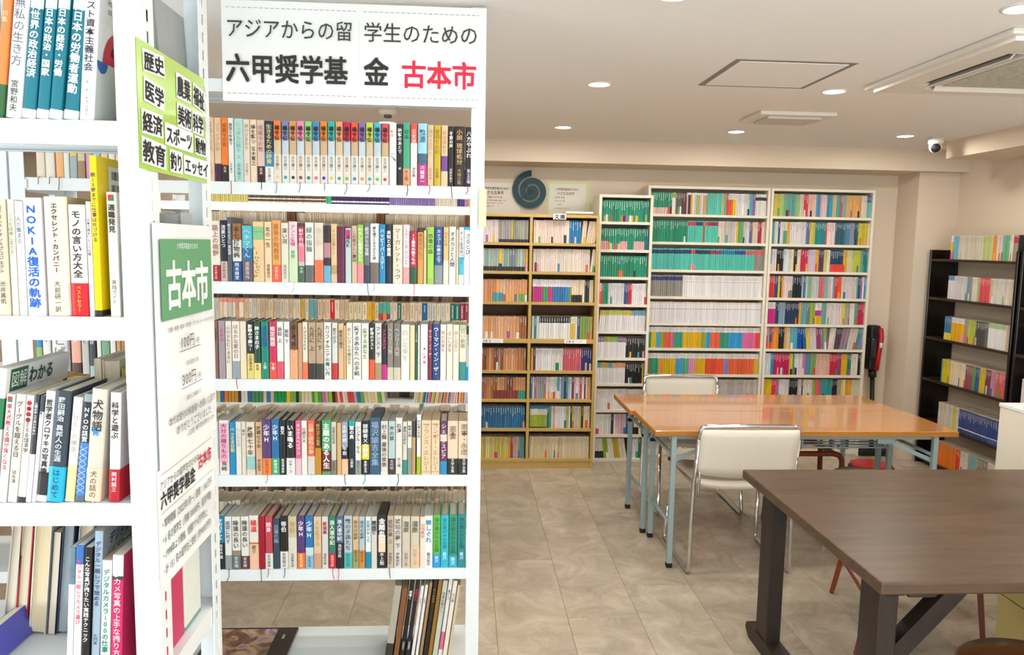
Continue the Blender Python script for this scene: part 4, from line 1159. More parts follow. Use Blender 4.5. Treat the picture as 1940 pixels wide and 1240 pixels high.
def far_book(mp, u, wd, d, z, h, segs, lean, marks=True, dj=0.0, thin=False):
    """one book of the far cases: chamfered spine box with bands and printed marks"""
    ca, sa = cos(R(lean)), sin(R(lean)); up = wd * sa if lean > 0 else 0
    P_ = lambda a, v, q: mp(u + a * ca + q * sa, v + dj, z + up + q * ca - a * sa)
    z0 = 0; cols_ = [(pick(c), f) for c, f in segs]; ch = min(.0018, wd * .2); jt = RB.uniform(.86, 1.08)
    for c, f in cols_:
        z1 = h * f; cc = tuple(min(1, q_ * jt) for q_ in hx(c)[:3]) + (1.0,); n = len(FB.v)
        for q in (z0, z1):
            FB.v += [P_(0, d, q), P_(0, ch, q), P_(ch, 0, q), P_(wd - ch, 0, q), P_(wd, ch, q), P_(wd, d, q)]
        for i in range(5): FB.f.append((n + i, n + i + 1, n + 7 + i, n + 6 + i)); FB.c.append(cc); FB.m.append(0)
        z0 = z1
    n = len(FB.v); FB.v += [P_(0, ch, h), P_(wd, ch, h), P_(wd, d, h), P_(0, d, h)]
    FB.f.append((n, n + 1, n + 2, n + 3)); FB.c.append(hx('e0d2b8')); FB.m.append(0)
    if marks:
        c = cols_[-1][0]; r, g, b = hx(c)[:3]; lum = .2 * r + .7 * g + .1 * b
        mk = hx('f0f0ea') if lum < .25 else hx(RB.choice(['7c7670', '8a8480', '989088', '807888', 'a08078']))
        s = min(wd * .36, .005); q = h * (cols_[-1][1] - .07); k = 0; lo = h * ((cols_[-2][1] if len(cols_) > 1 else .30) + .08)
        N = RB.randint(4, 9)
        while q > lo and k < N:
            a0 = wd / 2 - s / 2; n = len(FB.v); hh = s * RB.uniform(.6, .95)
            FB.v += [P_(a0, -.0004, q - hh), P_(a0 + s * RB.uniform(.7, 1), -.0004, q - hh), P_(a0 + s, -.0004, q), P_(a0, -.0004, q)]
            FB.f.append((n, n + 1, n + 2, n + 3)); FB.c.append(mk); FB.m.append(0); q -= s * 1.35; k += 1
def parse_row(spec):
    out = []
    for tok in spec.split():
        n, rest = tok.split('*'); ln = 0; hf = 1; st = 0
        parts = rest.split('@'); rest = parts[0]
        for p in parts[1:]:
            if p[0] == 'l': ln = float(p[1:])
            elif p[0] == 'h': hf = float(p[1:])
            elif p[0] == 's': st = float(p[1:])
            elif p[0] == '_': hf = 0
        for _ in range(int(n)): out.append((parse_segs(rest), ln, hf, st))
    return out
STK = ['e04050', 'f0c020', '3078b0', 'f0a0b0', '40a0a0', 'f0f0ec', 'e87030', 'a060a0', '68b050', '28303c', 'f4d0c8']
def far_row(mp, u0, u1, z, h, spec, d=.105, stick=.16, hj=.02, marks=True):
    bs = parse_row(spec); W = [RB.uniform(.75, 1.3) for _ in bs]
    tot = sum(W); u = u0
    for (sg, ln, hf, st), w_ in zip(bs, W):
        wd = w_ / tot * (u1 - u0)
        if hf > 0:
            sg = list(sg); hh = h * hf * RB.uniform(1 - hj, 1)
            if len(sg) == 1 and RB.random() < (st or stick):
                sg = [(RB.choice(STK), RB.choice((.28, .3, .33, .36))), (sg[0][0], 1.0)]
            far_book(mp, u, wd - .0008, d * RB.uniform(.95, 1.03), z, hh, sg, ln, marks, RB.uniform(0, .004))
        u += wd
def MY(y): return lambda u, v, z: (u, y + v, z)
# --- light oak case
SB = [.07, .29, .50, .705, (.93, .03), 1.19, 1.402, 1.60]
case1 = bookcase('bookcase', .0, .925, 5.32, 5.60, 1.795, SB, [.452], M['oakcase'], mat('oak_back_panel', '6f4f33', .7), 'wide light-oak bookcase of paperbacks under the spiral clock', t=.02)
m1 = MY(5.345); zz = [q[0] if isinstance(q, tuple) else q for q in SB]
L_, R_ = (.03, .435), (.47, .90)
for z, sp in zip(zz[::-1], ['4*?white 9*e4d8d4 5*302c2c:.14,?dull 1*302c2c:.14,d0c440 8*302c2c:.14,?dull', '12*302c2c:.2,?dull2 1*e8c020 9*302c2c:.2,?dull2 1*e8b820', '4*f0b020:.4,?orng 4*?orng 3*48a0a8:.4,?orng 9*?orng@s.6', '18*?orng@s.55 3*?brwn',
                            '6*c05038:.45,?brwn 8*?brw2 6*?orng 3*?brwn', '5*?brw2 6*?brwn 10*903c30:.4,?brw2 3*40a090:.4,?orng', '24*?blue', '4*a8a850 20*?yell 2*d04030 4*?mix 3*60a0a0']):
    far_row(m1, L_[0], L_[1], z, .155, sp)
for z, sp in zip(zz[::-1], ['16*ecd6c8 5*1878b0 2*e8d4b8@l4 4*ead4b8@l9', '1*ece0d4 1*702840:.4,ece0d4 26*e9dcd0 2*e8dccc@l7', '5*c83090:.68,?white 2*38a060:.68,?white 2*d83080:.68,?white 5*2c78b4:.68,?white 2*3890c8:.68,?white 1*88a030:.68,?white 5*1c1c1c:.33,efe0bc 1*ece0c0 2*222 2*e8d4b0', '1*d8d8e0 1*209088 1*c8dcd8 13*f0f0ec:.72,303030 2*e8c040:.7,f0ecd0 1*f0ecdc 1*284c90 4*88a840 1*b0a070',
                            '2*?mix 10*?white 2*189060:.35,eceae0 2*ecebe4 9*d8606c 5*24306c', '32*?mix@s.3', '9*202020:.05,a8b838:.6,f0e8d0:.88,2080b8 5*?col 4*?white 10*?mix 3*?cream', '34*?cream@s.12']):
    far_row(m1, R_[0], R_[1], z, .158, sp)
# --- narrow ivory case
SN = [.03, .21, .395, .59, .78, .975, 1.17, 1.367, 1.562, 1.76]
case2 = bookcase('bookcase', .945, 1.335, 5.47, 5.75, 1.95, SN, [], M['ivory'], M['ivoryback'], 'narrow ivory bookcase standing between the oak case and the wide ivory one', t=.02, kick=.015)
m2 = MY(5.487)
for z, sp in zip(SN[::-1], ['20*?green@s.5 1*1c7890 1*b8d020:.35,209878 1*?green', '4*f0a8a8:.4,?green 6*?green@s.6 4*f0b0b0:.4,?green 3*?green 6*f0b8c0:.4,?green 2*1c7c84', '23*?green@s.3', '1*f07030:.6,ece8e0 1*?mix 3*18a078 8*e8e8ec@s.2 2*205898 2*c83038 6*?white 1*e04848:.35,eceae4',
                            '5*?white:.75,d8cc50@l4 6*?white:.75,c8cc68@l3 5*?white:.75,e0c850@l2 8*?white:.75,78b0c8@l1', '3*?white:.75,906898 5*?white:.75,a8c040 3*?white:.75,90c060 4*?white:.75,906890 10*?blk', '2*?white:.75,60b0c0 4*?white:.75,e0b840 2*?white:.75,60b0c0 7*?white:.75,e8b088 9*?blk 1*ecd028',
                            '20*?white@s.2 2*?blk:.6,ececec', '4*eeeeea 2*e8e8ec 1*222 1*e8e8ec 4*e0b8c8 2*1c68a8 1*?blk 2*202020:.35,ecd8a8:.6,f0f0ec 1*e8dcd0@l-6', '3*202020:.35,d8dccc 2*90a830@l-6 2*e8e4d8@l-8 2*b8a020@l-9 2*e8dcd0@l-10 1*_@_ 3*?white 1*208050']):
    far_row(m2, .97, 1.31, z, .152, sp)
# --- wide ivory cases
SW = [.03, .23, .43, .63, .83, 1.02, 1.22, 1.42, 1.625, 1.83]
case3 = bookcase('bookcase', 1.34, 2.262, 5.66, 5.84, 2.035, SW, [], M['ivory'], M['ivoryback'], 'wide ivory bookcase with many turquoise spines, left of the two tallest', 'pair of wide ivory bookcases on the back wall', t=.02)
m3 = MY(5.675)
for z, sp in zip(SW[::-1], ['9*f0ccc0:.3,?green 2*?green@s.8 2*f0eee4:.75,a0b868 3*6a6460 3*5c4044 10*?mix:.9,f0ece6 8*?aqua@s.1 3*?mix 2*f06038:.72,ece8e0 2*f0c818:.72,ece8e0 6*?white 1*202020:.3,e8e8e0 2*58b8c8 1*9858a8 6*eceae4:.7,38383c:.85,eceae4',
                            '22*?green@s.1 5*58c8b8:.78,e04060:.95,58c8b8 4*58c8b8:.78,284860:.95,58c8b8 1*a06828 2*58c8b8:.78,e04060:.95,58c8b8 6*58c8b8:.78,a02c40:.95,58c8b8 4*e8e0d0 6*?pgrey 2*?mix 3*60b070 6*?mix 3*d8d0b8 2*c02850 2*e8d8c8',
                            '24*58c8b8:.75,28406c:.93,58c8b8 2*e0a0a0:.3,58c8b8:.75,d84060:.93,58c8b8 8*58c8b8:.75,243c5c:.93,58c8b8 6*58c8b8:.75,a03860:.93,58c8b8 7*58c8b8:.75,2880b8:.93,58c8b8 6*58c8b8:.75,2c50a0:.93,58c8b8 5*58c8b8:.75,e06060:.93,58c8b8 5*9a968e:.75,e06860:.93,9a968e',
                            '17*98948c:.75,343c80:.93,98948c 40*f0f0f0:.68,b0b0b4:.7,f4f2f0@s.2', '66*f0eff2:.66,8088a0:.68,f4f0ee:.92,f0d8d0', '3*38a078:.76,f0eeea 3*f0c818:.76,f0eeea 2*48a8d8:.76,f0eeea 2*98b030:.76,f0eeea 4*f06840:.76,f0eeea 2*e870a0:.76,f0eeea 5*40a080:.76,f0eeea 10*e4b818:.76,f0eeea 3*a8b038:.76,f0eeea 2*30a8d8:.76,f0eeea 5*f06848:.76,f0eeea 4*38a078:.76,f0eeea 8*38a0d8:.76,f0eeea 7*e870a8:.76,f0eeea 2*e85040:.76,f0eeea',
                            '2*e85848:.76,f0eeea 5*38a078:.76,f0eeea 2*f0a050:.76,f0eeea 6*e8c018:.76,f0eeea 3*48a8e0:.76,f0eeea 3*58b090:.76,f0eeea 3*e890c0:.76,f0eeea 5*e8b820:.76,f0eeea 9*f05838:.76,f0eeea 2*8090d0:.76,f0eeea 13*f06c40:.76,f0eeea 2*d8c030:.76,f0eeea',
                            '3*e880b8:.7,ecebe4 60*?pgrey@s.1', '40*?mix', '40*?pgrey']):
    far_row(m3, 1.363, 2.24, z, .160, sp)
case4 = bookcase('bookcase', 2.266, 3.065, 5.66, 5.84, 2.035, SW, [], M['ivory'], M['ivoryback'], 'wide ivory bookcase of mixed coloured spines beside the vacuum cleaner', 'pair of wide ivory bookcases on the back wall', t=.02)
for z, sp in zip(SW[::-1], ['4*d8c850 2*a8c878 3*70b090 3*58a8b0 3*98c080 2*e0d0b8 2*d83048 4*f0c8b8 2*4898c8 3*f0c8c8 3*3898b8 2*e0c890 2*50a8a0 1*e04858 2*88b0b0 3*e0b878 6*e8b068 3*f0dcc8 2*70c0c0:.7,3060a0',
                            '2*58b8b8 2*e8e0d0 1*2058a0 2*e8e4dc 2*58a888:.6,e8e4d0 2*e0a838 10*e8e6e4 2*6878a8 3*d8c850 6*1c9090 1*d84060 5*f0dcd8 6*306070 3*5088a8 2*a098b0 3*286878 6*d0c838 1*f0d8b8',
                            '1*70b0c8 3*e8e4d8 4*202428 4*dce8e8 2*e8d8b8 2*202020 2*ecdcc8 4*c82850 5*dcc8dc 2*f0b828 3*583870 2*d8d058 2*e8e0e0 7*f04838:.35,204868 2*f0b030 4*d8d8a0 4*c8d040 2*80b890 3*2c8088',
                            '3*e04048 2*2c5080 3*?mix 2*f0e0d8 3*ecd8dc 5*182430 3*?mix 2*88b890 4*c8c8c8 3*e07880 2*88c8b8 3*?mix 2*d84040 2*f06030 8*dcd4d0 4*?mix 1*2888b0',
                            '5*d82888:.7,ecdce0 2*304860 4*90a8c0 8*243c58 2*e8b020 3*60b0c8 2*808488 3*a0c040 4*f0c020:.4,c840a0:.65,f0f0f0 3*70b0a8 10*ecdfdc 2*e0d850 3*b0b0a0 3*f0e0d0 2*60a8a8 4*c83050',
                            '4*?mix 3*f0a030 3*202428 4*?mix 3*50b8d0 2*2050a8 1*_@_ 2*2868a8@l-5 2*e8d040@l-5 3*e8d8dc@l-5 2*904868@l-5 4*?mix@l-5 3*e8e4d0@l5 3*604458@l6 4*a08898@l8 4*e0d4c8@l9 2*509098@l10 2*8898b8@l11',
                            '3*e0e4e8 2*2890b8 9*c81c58 2*e0d038 1*30a068 5*e8e4e8 2*d078b0 3*4898b8 3*88a858 8*e8b8a8 4*d82848 2*a04870 3*f0b820 2*308868 4*f0e8d8 2*202428',
                            '5*e8c818 2*e03850 2*c870a0 6*e8e4e0 5*1c2024 4*?mix 5*f0e4dc 2*a0b840 3*f06070 6*38a0a0 3*202838 5*?mix 3*f0a828 5*e0d8b8',
                            '30*?mix 8*?col', '32*?mix']):
    far_row(m3, 2.289, 3.045, z, .166, sp, d=.11)
# --- black cases along the right wall (spines face the room)
def black_case(y0, y1, label):
    r = empty('bookcase'); tag(r, label, 'bookcase', 'black bookcases along the right wall'); x0, x1 = 3.43, 3.645
    for a, b in ((y0, y0 + .02), (y1 - .02, y1)): MB().cbox(x0, x1, a, b, 0, 1.60, .004).build('side_panel', M['blackcase'], r)
    for z in (.05, .338, .653, .962, 1.255, 1.535): MB().cbox(x0 + .003, x1 - .01, y0 + .02, y1 - .02, z - .018, z, .0015).build('shelf', M['brownedge'], r)
    return r
black_case(4.60, 5.52, 'black open-backed bookcase on the right wall, farther of two')
black_case(3.62, 4.575, 'black open-backed bookcase on the right wall, nearer of two')
def MXR(ys): return lambda u, v, z: (3.45 + v, ys - u, z)
mr_ = MXR(5.49)
for z, sp in zip((1.535, 1.255, .962, .653, .338, .05), ['3*f070b0:.3,e8c818:.75,f0eee8 5*78c0dc 1*e8e4dc 22*d8d0bc@s.12 4*b8c878 5*c8d090 3*f08820 5*d8ccc4@s.3 6*70b890 3*e8d8d0 4*a09888:.7,b83040:.93,a09888 1*333',
                                                         '6*e8e4e4:.8,6898b8 12*e0dce0@s.2 5*8898a0@s.4 5*e0d8c4 2*a8b878 9*e04c58 3*d8c8a0@s.4 10*d8d4cc@s.25 8*ddd0c0',
                                                         '6*e8d848:.3,3878a8 8*f0b418:.78,f0ece4 4*f0a8a0:.3,f0b418:.78,e8e4dc 3*9c9890@s.5 6*c0c850 7*4c4c4c@s.3 3*686868 12*e8e6e4:.8,b0c898@s.1 5*d8c8b0',
                                                         '1*38a0a0 7*e0cc20 12*ecdcbc 6*905868@s.3 2*60a838 3*4468a0 4*e4c820 4*804050@s.5 3*c890a8 8*d86868@s.4',
                                                         '12*e0d8c4@s.05 2*d8d820 2*e0dcd8 20*3c508c:.18,f0f0f0:.22,3c508c:.3,3a4e8a 6*4860a0:.2,f0f0f0:.23,34488a 2*d8c8a8', '3*e8dcd0 14*f08020 3*e84020 6*e8e0cc 6*88b8c0 8*908878 8*e8d8c8']):
    z_n = .165
    far_row(mr_, .18, .86, z, z_n, sp, d=.12, hj=.01)
mr2 = MXR(4.55)
for z in (1.535, 1.255, .962, .653): far_row(mr2, .05, .9, z, .165, '20*?white 8*?dull2 14*?mix', d=.12)
# --- rear rack (faces seen under the shelves of the banner rack)
mc = MY(3.612); ma = lambda z, sp, h=.17, **k: far_row(mc, -1.24, .02, z, h, sp, **k)
ma(1.757, '5*b8a890 22*c8bc70:.3,e8dcb0 40*ecdcc0:.04,5c4c40:.10,f0ece0:.13,5c4c40:.20,e8d8c0 3*48b080 28*3c2c60:.05,f0f0f0:.09,3c2c60 24*8878b0 12*e0d4c4 4*503880 2*c080b8 1*e8d020', stick=0, marks=False)
ma(1.14, '6*?shin 4*?shin:.9,f09080 1*d8a878 1*?shin:.9,f09080 14*?shin 1*d8b050 1*?shin 2*70a8b0 3*?shin 1*d82030 3*?shin 4*?cream@h.94 2*e8b020@h.94 1*?cream@h.94 1*50b8a0:.3,c84858:.7,50b8a0@h.94 1*50b8a0:.3,f08830:.7,50b8a0@h.94 1*50b8a0:.3,804888:.7,50b8a0@h.94 2*?shin@h.94 1*208050@h.94 5*?shin@h.94@s.3 1*2060a0@h.94 5*?shin@h.94@s.3 2*1c7868@h.94 2*902c40@h.94', .178, stick=.05)
far_row(MY(3.75), -1.24, .0, 1.14, .262, '18*?fored 10*?dkmix@l2 12*?fored@l4 20*?fored@l8 10*?dkmix@l7', marks=False, stick=.05, d=.12)
for a, b, sp in ((-1.20, -.35, '6*?col 3*c89028 4*?col 3*48905c 3*e0c8b0 4*18a050 5*90c860 3*e8d8b8 8*?col@l-4 9*?col@l-7 6*?cream@l-8'), (-.24, .02, '10*?col@l8 16*?col@l9 8*?col@l7 6*?col@l4')):
    far_row(mc, a, b - .02, .83, .18, sp, d=.12)
far_row(MY(3.74), -1.24, .0, .83, .18, '50*?dkmix', marks=False)
far_row(MY(3.70), -1.24, .0, .21, .262, '34*?dkmix@l7 24*?dkmix@l10 20*?fored@l2', marks=False, d=.16)
far_row(mc, -.97, .0, .52, .17, '30*?col 30*?mix')
far_row(mc, -.97, .0, 1.45, .17, '30*?shin 30*?mix')
# fore-edge rows standing behind the front books of the banner rack
mf = lambda y, u0, u1, z, h, sp, **k: far_row(MY(y), u0, u1, z, h, sp, d=.112, marks=False, stick=0, **k)
mf(2.632, -.93, .008, .515, .18, '66*?fore', hj=.06)
mf(2.632, -.93, .008, .833, .178, '50*?fore 10*?fored', hj=.10)
mf(2.632, -.93, .008, 1.147, .17, '60*?fore', hj=.05)
# brown wooden crates of books beyond the rear rack
for k in range(3):
    x0 = -1.345 + k * .4535
    r = empty('wooden_crate_shelf', (0, 0, 0)); tag(r, 'brown wooden book case behind the racks, %s from left, fore-edges showing' % ordw(k + 1), 'bookcase', 'brown wooden cases behind the racks')
    xa, xb = x0, x0 + .452
    MB().cbox(xa, xa + .019, 4.02, 4.28, 0, 1.775, .001).build('side_panel', M['oldwood'], r); MB().cbox(xb - .019, xb, 4.02, 4.28, 0, 1.775, .001).build('side_panel', M['oldwood'], r)
    for z in (.08, .8, 1.52, 1.775): MB().cbox(xa + .019, xb - .019, 4.025, 4.275, z - .018, z, .001).build('shelf', M['oldwood'], r)
    far_row(MY(4.05), xa + .021, xb - .021, 1.52, .212, '44*?fore', d=.15, marks=False, stick=0)
    far_row(MY(4.05), xa + .021, xb - .021, .8, .212, '40*?fore', d=.15, marks=False, stick=0)
    far_row(MY(4.05), xa + .021, xb - .021, .08, .212, '40*?fore', d=.15, marks=False, stick=0)
fb = FB.build('books', M['cover']); fb['kind'] = 'stuff'
tag(fb, 'rows of small paperbacks and books filling the far bookcases and rear shelves', 'books')

# shelf labels and card on the oak case
for k, (x, z) in enumerate(((.115, .915), (.70, .915))):
    lb = MB().box(x, x + .155, 5.3195, 5.3205, z - .014, z + .014).build('label_strip', M['paper'], case1)
    tb = MB(); G = lambda u, v: (u, 5.3188, v); htext(tb, '文庫 各', x + .01, z + .009, .018, .018, hx('4a7ab0'), G, .02); htext(tb, '三冊百円', x + .075, z + .007, .014, .014, hx('e0b0b0'), G)
    tb.build('lettering', M['print'], lb)
cdx = tag(MB().cbox(.60, .690, 5.312, 5.316, 1.762, 1.800, .001).build('category_card', M['paper']), 'white card with two black characters on the oak bookcase top edge', 'sign')
tb = MB(); htext(tb, '文庫', .606, 1.797, .039, .033, hx('181818'), lambda u, v: (u, 5.3105, v), .03); tb.build('lettering', M['print'], cdx)
pp = empty('paper_stack', (.70, 5.40, 1.796)); tag(pp, 'small stack of papers lying on top of the oak bookcase', 'papers')
MB().cbox(.0, .19, 0, .14, .012, .026, .002).build('papers', M['paper'], pp)
MB().cbox(-.03, .17, .01, .15, 0, .012, .002).build('folder', M['oakcase'], pp)
# wall notices and clock
def notice(x0, x1, z0, z1, m, label, lines, backm=None):
    r = empty('notice'); tag(r, label, 'notice')
    y = YB - .004
    if backm: MB().cbox(x0 - .02, x1 + .03, y, YB, z0 - .02, z1 + .02, .0005).build('backing', backm, r); y -= .003
    MB().cbox(x0, x1, y - .002, y + (.003 if backm else .0035), z0, z1, .0005).build('paper_sheet', m, r)
    tb = MB(); G = lambda u, v: (u, y - .0028, v)
    for (t, dx, z, s, c, bo) in lines: htext(tb, t, x0 + dx, z, s * .85, s, hx(c), G, bo)
    tb.build('lettering', M['print'], r)
ws = mat('notice_paper', 'e4dfd2', .6)
notice(.10, .41, 1.80, 2.045, ws, 'white notice on the back wall, half hidden behind the spiral clock',
       [('留学生奨学金のための', .04, 2.012, .021, '222', .02), ('小さな古本市', .03, 1.985, .030, '222', .02), ('文庫・新書 どれでも1冊', .03, 1.944, .015, '333', .01), ('お買い上げの際は料金箱へお願いします', .02, 1.918, .012, 'b03030', .01), ('皆様のご協力をお待ちしております', .02, 1.898, .012, 'b03030', .01), ('神戸学生青年センター', .03, 1.874, .010, '333', .01)])
notice(.625, .905, 1.815, 2.045, ws, 'pale green backed notice on the wall right of the spiral clock',
       [('六甲奨学基金のための', .05, 2.015, .020, '555', .02), ('小さな古本市', .06, 1.987, .026, '555', .02), ('文庫本 新書', .04, 1.952, .017, '888', .01), ('どれでも1冊', .04, 1.926, .017, '888', .01), ('100円', .06, 1.900, .017, '888', .01), ('お代は料金箱にお入れください', .04, 1.868, .010, '777', .01)], M['fadedgreen'])
ck = empty('clock', (.487, YB - .035, 1.985)); tag(ck, 'round teal clock with a cut-out spiral and black hands', 'clock')
mb = MB(); N = 110; th = .014; RO = .154
def band(a, ro, ri):
    return [(ro * cos(a), ro * sin(a)), (ri * cos(a), ri * sin(a))]
rings = []
for i in range(N + 1):
    t = i / N; a = R(90) + t * 2 * pi * 2.30          # winds counter-clockwise from the top inwards
    ro = RO - .056 * t * 2.30
    ri = ro - .044
    rings.append((a, ro, max(ri, .004)))
for (a0, r0, q0), (a1, r1, q1) in zip(rings, rings[1:]):
    n = len(mb.v)
    for y in (0, th):
        for a, rr in ((a0, r0), (a0, q0), (a1, q1), (a1, r1)): mb.v.append((rr * cos(a), y, rr * sin(a)))
    for f in ((0, 1, 2, 3), (7, 6, 5, 4), (0, 3, 7, 4), (1, 5, 6, 2)): mb.f.append(tuple(n + k for k in f)); mb.c.append(None); mb.m.append(0)
n = len(mb.v)
for y in (0, th):
    for a, rr in ((rings[0][0], rings[0][1]), (rings[0][0], rings[0][2])): mb.v.append((rr * cos(a), y, rr * sin(a)))
mb.f.append((n, n + 1, n + 3, n + 2)); mb.c.append(None); mb.m.append(0)
mb.build('spiral_face', M['teal'], ck)
mb = MB(); mb.prism([(.022 * cos(k * pi / 12), .022 * sin(k * pi / 12)) for k in range(24)], .0005, th, 'y'); mb.build('hub', M['teal'], ck)
MB().box(-.020, .020, th, .033, -.020, .020).build('movement_box', M['blk'], ck)
for ang, L, wd in ((135, .075, .009), (218, .112, .007)):
    mb = MB(); a = R(ang); dx, dz = cos(a), sin(a); px, pz = -dz * wd / 2, dx * wd / 2
    q = [(-dx * .02 + px, -dz * .02 + pz), (dx * L + px * .6, dz * L + pz * .6), (dx * L - px * .6, dz * L - pz * .6), (-dx * .02 - px, -dz * .02 - pz)]
    mb.prism(q, -.006, -.004, 'y'); mb.build('hand', M['blk'], ck)

# ------------------------------------------------------------------ folding tables
def folding_table(x0, y0, label):
    W, D, H, t = 1.53, .455, .70, .028
    r = empty('folding_table', (x0, y0, 0)); tag(r, label, 'table', 'folding tables pushed together')
    MB().cbox(0, W, 0, D, H - t, H, .002).build('tabletop', [M['orange']], r)
    MB().cbox(-.0012, W + .0012, -.0012, D + .0012, H - t + .0015, H - .0022, .0008).build('edge_band', M['orangeedge'], r)
    for y in (.035, D - .065): MB().cbox(.08, W - .08, y, y + .03, H - t - .022, H - t, .002).build('rail', M['leg'], r)
    for sx in (0, 1):
        X = .10 if sx == 0 else W - .10; s = 1 if sx == 0 else -1
        for y in (.028, D - .028):
            lg = MB().cbox(X - .0125, X + .0125, y - .0125, y + .0125, .018, H - t, .002).build('leg', M['leg'], r)
            MB().cbox(X - .015, X + .015, y - .015, y + .015, 0, .024, .003).build('foot_cap', M['rub'], lg)
        MB().tube([(X, .04, .22), (X, D - .04, .22)], .009, 8).build('crossbar', M['leg'], r, True)
        MB().tube([(X, .04, H - .13), (X, D - .04, H - .13)], .010, 8).build('crossbar', M['leg'], r, True)
        for y in (.042, D - .042):
            MB().prism([(X + s * .005, H - .17), (X + s * .005, H - .145), (X + s * .24, H - t - .022), (X + s * .275, H - t - .022)], y - .003, y + .003, 'y').build('brace', M['leg'], r)
            MB().cbox(min(X + s * .20, X + s * .29), max(X + s * .20, X + s * .29), y - .006, y + .006, H - t - .045, H - t - .01, .002).build('hinge_bracket', M['leg'], r)
            MB().tube([(X - .02 * s, y, H - .15), (X + .01 * s, y, H - .15)], .010, 8).build('bolt', M['rub'], r)
    rk = MB()
    for k in range(6): rk.tube([(.30, .09 + k * .056, H - .105), (W - .30, .09 + k * .056, H - .105)], .0045, 6)
    for k in (.30, W / 2, W - .30): rk.tube(rounded([(k, .06, H - .03), (k, .07, H - .11), (k, D - .07, H - .11), (k, D - .06, H - .03)], .02), .0045, 6)
    rk.build('wire_rack', M['leg'], r, True)
    return r
folding_table(.93, 3.605, 'orange wood-topped folding table, nearer of the two pushed together')
folding_table(.905, 4.072, 'orange wood-topped folding table, farther one, under the bookcase reflections')

# ------------------------------------------------------------------ chrome stacking chairs
def stack_chair(x, y, rz, label):
    r = empty('stacking_chair', (x, y, 0), rz); tag(r, label, 'chair', 'cream chairs at the folding tables'); W = .245
    for s in (-1, 1):
        p = rounded([(s * W * .98, -.045, .70), (s * W, 0, .45), (s * (W + .008), .005, .012), (s * (W + .008), .46, .012), (s * W * .97, .40, .425)], .03)
        MB().tube(p, .0105, 10).build('side_frame', M['chrome'], r, True)
        MB().tube(rounded([(s * W, .0, .42), (s * W * .9, .06, .435), (s * W * .9, .41, .435)], .03), .009, 8).build('seat_rail', M['chrome'], r, True)
        MB().tube(rounded([(s * (W - .018), -.018, .40), (s * (W - .018), -.028, .50), (s * (W - .018), -.022, .54)], .02), .0065, 8).build('backrest_bracket', M['chrome'], r, True)
    MB().tube(rounded([(-W * .98, -.045, .69), (-W * .97, -.052, .752), (0, -.060, .757), (W * .97, -.052, .752), (W * .98, -.045, .69)], .045, 7), .0105, 10).build('top_tube', M['chrome'], r, True)
    # curved backrest
    bm = MB(); n = 12; m_ = 6
    def bp(u, v, o):
        a = (u - .5) * 2; yb = -.045 + .010 * (a * a) - .02 * v + .02 * (1 - v) + o
        z = .515 + .225 * v - (.018 * (1 - a * a) if v == 0 else 0)
        edge = .97 - (.02 if v in (0, 1) else 0)
        return (a * W * edge, yb - .004, z)
    for o, fl in ((-.009, 0), (.009, 1)):
        n0 = len(bm.v)
        for j in range(m_ + 1):
            for i in range(n + 1): bm.v.append(bp(i / n, j / m_, o))
        for j in range(m_):
            for i in range(n):
                q = (n0 + j * (n + 1) + i, n0 + j * (n + 1) + i + 1, n0 + (j + 1) * (n + 1) + i + 1, n0 + (j + 1) * (n + 1) + i)
                bm.f.append(q if not fl else q[::-1]); bm.c.append(None); bm.m.append(0)
    N1 = (n + 1) * (m_ + 1)
    bd = [i for i in range(n + 1)] + [j * (n + 1) + n for j in range(1, m_ + 1)] + [m_ * (n + 1) + i for i in range(n - 1, -1, -1)] + [j * (n + 1) for j in range(m_ - 1, 0, -1)]
    for a, b in zip(bd, bd[1:] + bd[:1]): bm.f.append((a, N1 + a, N1 + b, b)); bm.c.append(None); bm.m.append(0)
    bm.build('backrest', M['vinyl'], r, True)
    st = MB(); n = 12; m_ = 10
    pts = []
    def sp(u, v): a = (u - .5) * 2; return (a * W * (.90 + .04 * v), .02 + .44 * v, .455 - .02 * (1 - a * a) * (1 - v * .6) - .03 * max(0, v - .8) * 5 * .5)
    for o, fl in ((.012, 0), (-.012, 1)):
        n0 = len(st.v)
        for j in range(m_ + 1):
            for i in range(n + 1):
                p = sp(i / n, j / m_); st.v.append((p[0], p[1], p[2] + o))
        for j in range(m_):
            for i in range(n):
                q = (n0 + j * (n + 1) + i, n0 + j * (n + 1) + i + 1, n0 + (j + 1) * (n + 1) + i + 1, n0 + (j + 1) * (n + 1) + i)
                st.f.append(q if not fl else q[::-1]); st.c.append(None); st.m.append(0)
    N1 = (n + 1) * (m_ + 1)
    bd = [i for i in range(n + 1)] + [j * (n + 1) + n for j in range(1, m_ + 1)] + [m_ * (n + 1) + i for i in range(n - 1, -1, -1)] + [j * (n + 1) for j in range(m_ - 1, 0, -1)]
    for a, b in zip(bd, bd[1:] + bd[:1]): st.f.append((a, N1 + a, N1 + b, b)); st.c.append(None); st.m.append(0)
    st.build('seat', M['vinyl'], r, True)
    return r
stack_chair(1.352, 3.53, 0, 'cream chair with chrome tube frame, its back to the camera')
stack_chair(1.405, 4.80, pi, 'cream chair with chrome frame on the far side of the tables')

